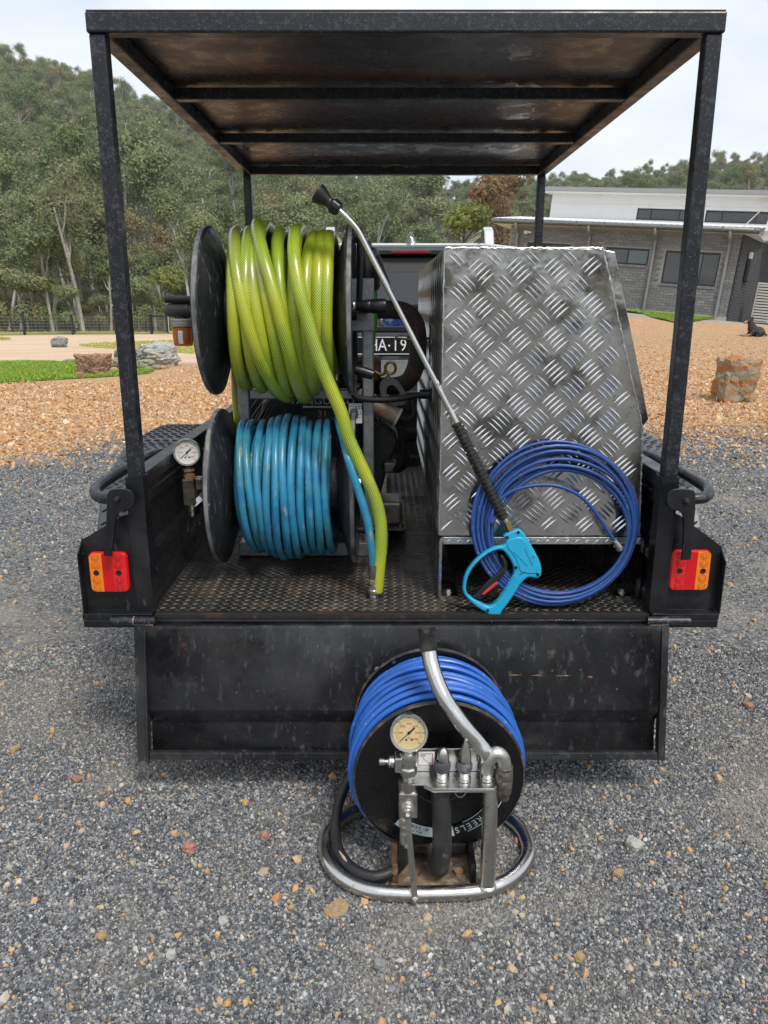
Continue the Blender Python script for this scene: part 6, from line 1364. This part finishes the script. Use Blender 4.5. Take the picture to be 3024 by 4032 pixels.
def rock(name, label, loc, size, mat, seed, rough=.28, group=None, blocky=.5, cat='boulder'):
    bm = bmesh.new(); bmesh.ops.create_icosphere(bm, subdivisions=5 if size[0] > .2 else (4 if size[0] > .1 else 3), radius=1.0); o3 = Vector((seed * 3.1, seed * 1.7, seed))
    for v in bm.verts:
        c = v.co.copy(); mxx = max(abs(c.x), abs(c.y), abs(c.z)); c = c.lerp(c / mxx * .85, blocky)
        f = 1 + rough * (mnoise.noise(c * 1.1 + o3) + .5 * mnoise.noise(c * 2.4 + o3) + .25 * mnoise.noise(c * 5 + o3)); f += rough * .35 * (mnoise.noise(c * 9 + o3) + .6 * mnoise.noise(c * 19 + o3)); q = mnoise.cell(c * 1.6 + o3) * rough * .18
        c = c * (f + q); v.co = Vector((c.x * size[0], c.y * size[1], c.z * size[2]))
    me = bpy.data.meshes.new(name); bm.to_mesh(me); bm.free(); o = mesh_obj(name, me, mat, None, smooth=True, ang=28); o.location = Vector(loc) + Vector((0, 0, size[2] * .82)); o.rotation_euler = (0, 0, seed * 1.3)
    return tag(o, label, cat, group)
def on(x, y): return (x, y, terr(x, y))
b_ = rock('boulder', 'orange and lichen grey boulder on the gravel right of the trailer', on(4.55, 8.25), (.26, .22, .33), 'stone_orange', 1, .20, None, .8); b_.rotation_euler = (0, 0, .15)
rock('boulder', 'red brown square boulder at the edge of the lawn', on(-5.22, 12.2), (.30, .24, .22), 'stone_red', 2, .18, None, .8)
rock('boulder', 'large pale boulder at the right end of the rock edging', on(-4.72, 14.5), (.44, .32, .27), 'stone_pale', 3)
rock('boulder', 'flat mossy boulder left of the large pale one', on(-5.30, 14.6), (.42, .32, .20), 'stone_mossy', 4)
rock('boulder', 'low mossy rock beside the red brown boulder', on(-5.02, 13.1), (.34, .20, .14), 'stone_mossy', 5)
rock('boulder', 'small mossy rock under the large pale boulder', on(-4.75, 13.7), (.17, .15, .10), 'stone_mossy', 6)
rock('boulder', 'grey boulder alone on the tan driveway', on(-11.5, 26.0), (.30, .22, .20), 'stone_grey', 7)
rock('boulder', 'small dark stone at the top edge of the lawn', on(-6.86, 15.2), (.12, .10, .06), 'stone_mossy', 8)
rd = random.Random(77)
for i in range(26):
    x = -5.05 + rd.uniform(-.35, .75); y = 12.5 + (x + 5.05) * 1.3 + rd.gauss(0, .22); s_ = rd.uniform(.03, .075)
    rock('rubble_stone', 'small rubble stone along the foot of the rock edging', on(x, y), (s_ * 1.2, s_, s_ * .7), rd.choice(['stone_red', 'stone_mossy', 'stone_pale', 'stone_tan']), 20 + i, .25, 'rubble along the rock edging', .4, 'stone')
def gz_(u, v):                                                   # yard stones, given in metres
    return (u, v, 0)
ST = [('pink red angular stone on the gravel left of the portable reel', (-.4530, -.3170), (.018, .014, .013), 'stone_pink'), ('flat tan stone under the left front of the reel base loop', (-.098, -.492), (.030, .024, .004), 'stone_tan'),
      ('brown stone upright in the gravel between the pink stone and the reel', (-.284, -.270), (.012, .010, .010), 'stone_pink'), ('white pebble in the gravel left of centre below the reel', (-.330, -.530), (.012, .010, .008), 'stone_pale'),
      ('speckled grey white pebble in the lower left gravel', (-.415, -.613), (.011, .010, .009), 'stone_pale'), ('tan elongated stone in the lower left gravel', (-.567, -.570), (.012, .009, .008), 'stone_tan'),
      ('tan stone in the gravel right of the reel base', (.520, -.395), (.013, .012, .010), 'stone_tan'), ('pale stone in the gravel far right of the reel', (.585, -.300), (.022, .016, .012), 'stone_pale'),
      ('small tan cube of stone in front of the reel', (-.195, -.492), (.007, .006, .006), 'stone_tan'), ('grey stone in the gravel below the reel base', (-.008, -.640), (.011, .013, .010), 'stone_grey'),
      ('flat pale rock on the gravel beyond the right mudguard', (2.35, 5.0), (.10, .07, .02), 'stone_pale'), ('orange stone at the left edge of the yard', (-1.05, .10), (.016, .013, .010), 'stone_tan'),
      ('brown stone by the left tailgate corner', (-.82, -.04), (.014, .012, .008), 'stone_red'), ('tan stone in the lower right gravel', (.38, -.62), (.011, .010, .008), 'stone_tan'), ('brick red stone chip in the gravel right of the tailgate', (1.15, .35), (.016, .014, .010), 'stone_red')]
for i, (lb, (x, y), sz, mt) in enumerate(ST): rock('loose_stone', lb, (x, y, 0), sz, mt, 60 + i, .25, None, .5, 'stone')
# ---------------------------------------------------------------- dog lying on the gravel by the house
t = NT('dog_coat'); p = t.n('ShaderNodeTexCoord').outputs['Object']; sx = t.n('ShaderNodeSeparateXYZ'); t.l(p, sx.inputs[0])
n_ = t.noise(p, 30, 4); col = t.mix(t.map(n_, .4, .7), (.018, .018, .020), (.060, .060, .064))
tanm = t.math('MULTIPLY', t.map(sx.outputs[2], .13, .07), t.map(sx.outputs[0], -.02, -.10)); col = t.mix(tanm, col, (.30, .22, .16))
muz = t.math('MULTIPLY', t.map(sx.outputs[0], -.105, -.140), t.map(sx.outputs[2], .18, .22)); col = t.mix(muz, col, (.36, .24, .17)); t.done(t.bsdf(col, .8))
m = MB()
def blob(c, r): m.lathe([(r[0] * math.sin(math.pi * i / 8) + .0005, -math.cos(math.pi * i / 8)) for i in range(9)], (0, 0, 0), (0, 0, 1), 12)
def ell3(c, rx, ry, rz, rot=0):
    n = 12; q = []; fs = []
    for j in range(9):
        th = math.pi * j / 8
        for i in range(n):
            a = math.tau * i / n; x, z = rx * math.sin(th) * math.cos(a), rz * math.cos(th); q.append((c[0] + x * math.cos(rot) - z * math.sin(rot), c[1] + ry * math.sin(th) * math.sin(a), c[2] + x * math.sin(rot) + z * math.cos(rot)))
    for j in range(8):
        for i in range(n): fs.append((j * n + i, j * n + (i + 1) % n, (j + 1) * n + (i + 1) % n, (j + 1) * n + i))
    m.add(q, fs)
ell3((.02, 0, .17), .10, .095, .15, .25); ell3((.13, .01, .12), .15, .11, .115); ell3((.20, 0, .085), .09, .12, .085)      # chest, barrel, rump
m.tube(spline([(.0, 0, .22), (-.02, 0, .29), (-.04, 0, .335)], 4), .06, 10, rr=[.085, .082, .08, .075, .07, .066, .062, .06, .058])
ell3((-.060, 0, .350), .068, .060, .058); m.tube([(-.09, 0, .340), (-.140, 0, .325), (-.175, 0, .318)], .03, 10, rr=[.046, .036, .026])
for s_ in (-1, 1):
    m.tube([(-.035, s_ * .035, .375), (-.028, s_ * .046, .43), (-.026, s_ * .050, .475)], .02, 8, rr=[.034, .026, .008])
    m.tube(spline([(.01, s_ * .075, .13), (-.03, s_ * .08, .05), (-.11, s_ * .075, .030), (-.20, s_ * .07, .024)], 4), .03, 8, rr=[.045, .042, .038, .034, .032, .030, .028, .026, .025, .024, .024, .024, .026])
    m.tube(spline([(.17, s_ * .11, .10), (.10, s_ * .14, .09), (.12, s_ * .15, .04), (.03, s_ * .14, .026)], 4), .03, 8, rr=[.07, .066, .06, .055, .05, .044, .038, .034, .032, .03, .028, .027, .027])
m.tube(spline([(.27, .0, .06), (.33, .04, .035), (.40, .10, .03)], 4), .02, 8, rr=[.03, .029, .028, .026, .024, .022, .02, .016, .012])
dg = m.build('dog', 'dog_coat', None, smooth=True, ang=180); rm = dg.modifiers.new('skin', 'REMESH'); rm.mode = 'VOXEL'; rm.voxel_size = .012; rm.use_smooth_shade = True; sm_ = dg.modifiers.new('soft', 'SMOOTH'); sm_.iterations = 4
dg.location = on(8.97, 17.45); dg.rotation_euler = (0, 0, .02); dg.scale = (1.18, 1.1, 1.02); tag(dg, 'black and tan cattle dog lying on the gravel beside the house', 'dog')
for s_ in (-1, 1): MB().lathe([(.0001, -.006), (.006, -.003), (.007, 0)], (-.110, s_ * .038, .362), (1, s_ * -.9, 0), 10).build('eye', 'ink_black', None).parent = dg
MB().lathe([(.0001, -.010), (.010, -.005), (.011, .004)], (-.190, 0, .324), (1, 0, 0), 12).build('nose', 'ink_black', None).parent = dg
# ---------------------------------------------------------------- thin haze in the valley air
t = NT('haze_air'); pv = t.n('ShaderNodeVolumePrincipled'); pv.inputs['Color'].default_value = (.93, .96, 1.0, 1); pv.inputs['Density'].default_value = .00030; pv.inputs['Anisotropy'].default_value = .25
t.l(pv.outputs[0], t.out.inputs['Volume'])
o = MB().box(-512, 512, -512, 512, -8, 140).build('haze', 'haze_air', None, kind='stuff'); o['label'] = 'thin pale haze softening the far hills'
SC.cycles.volume_bounces = 0
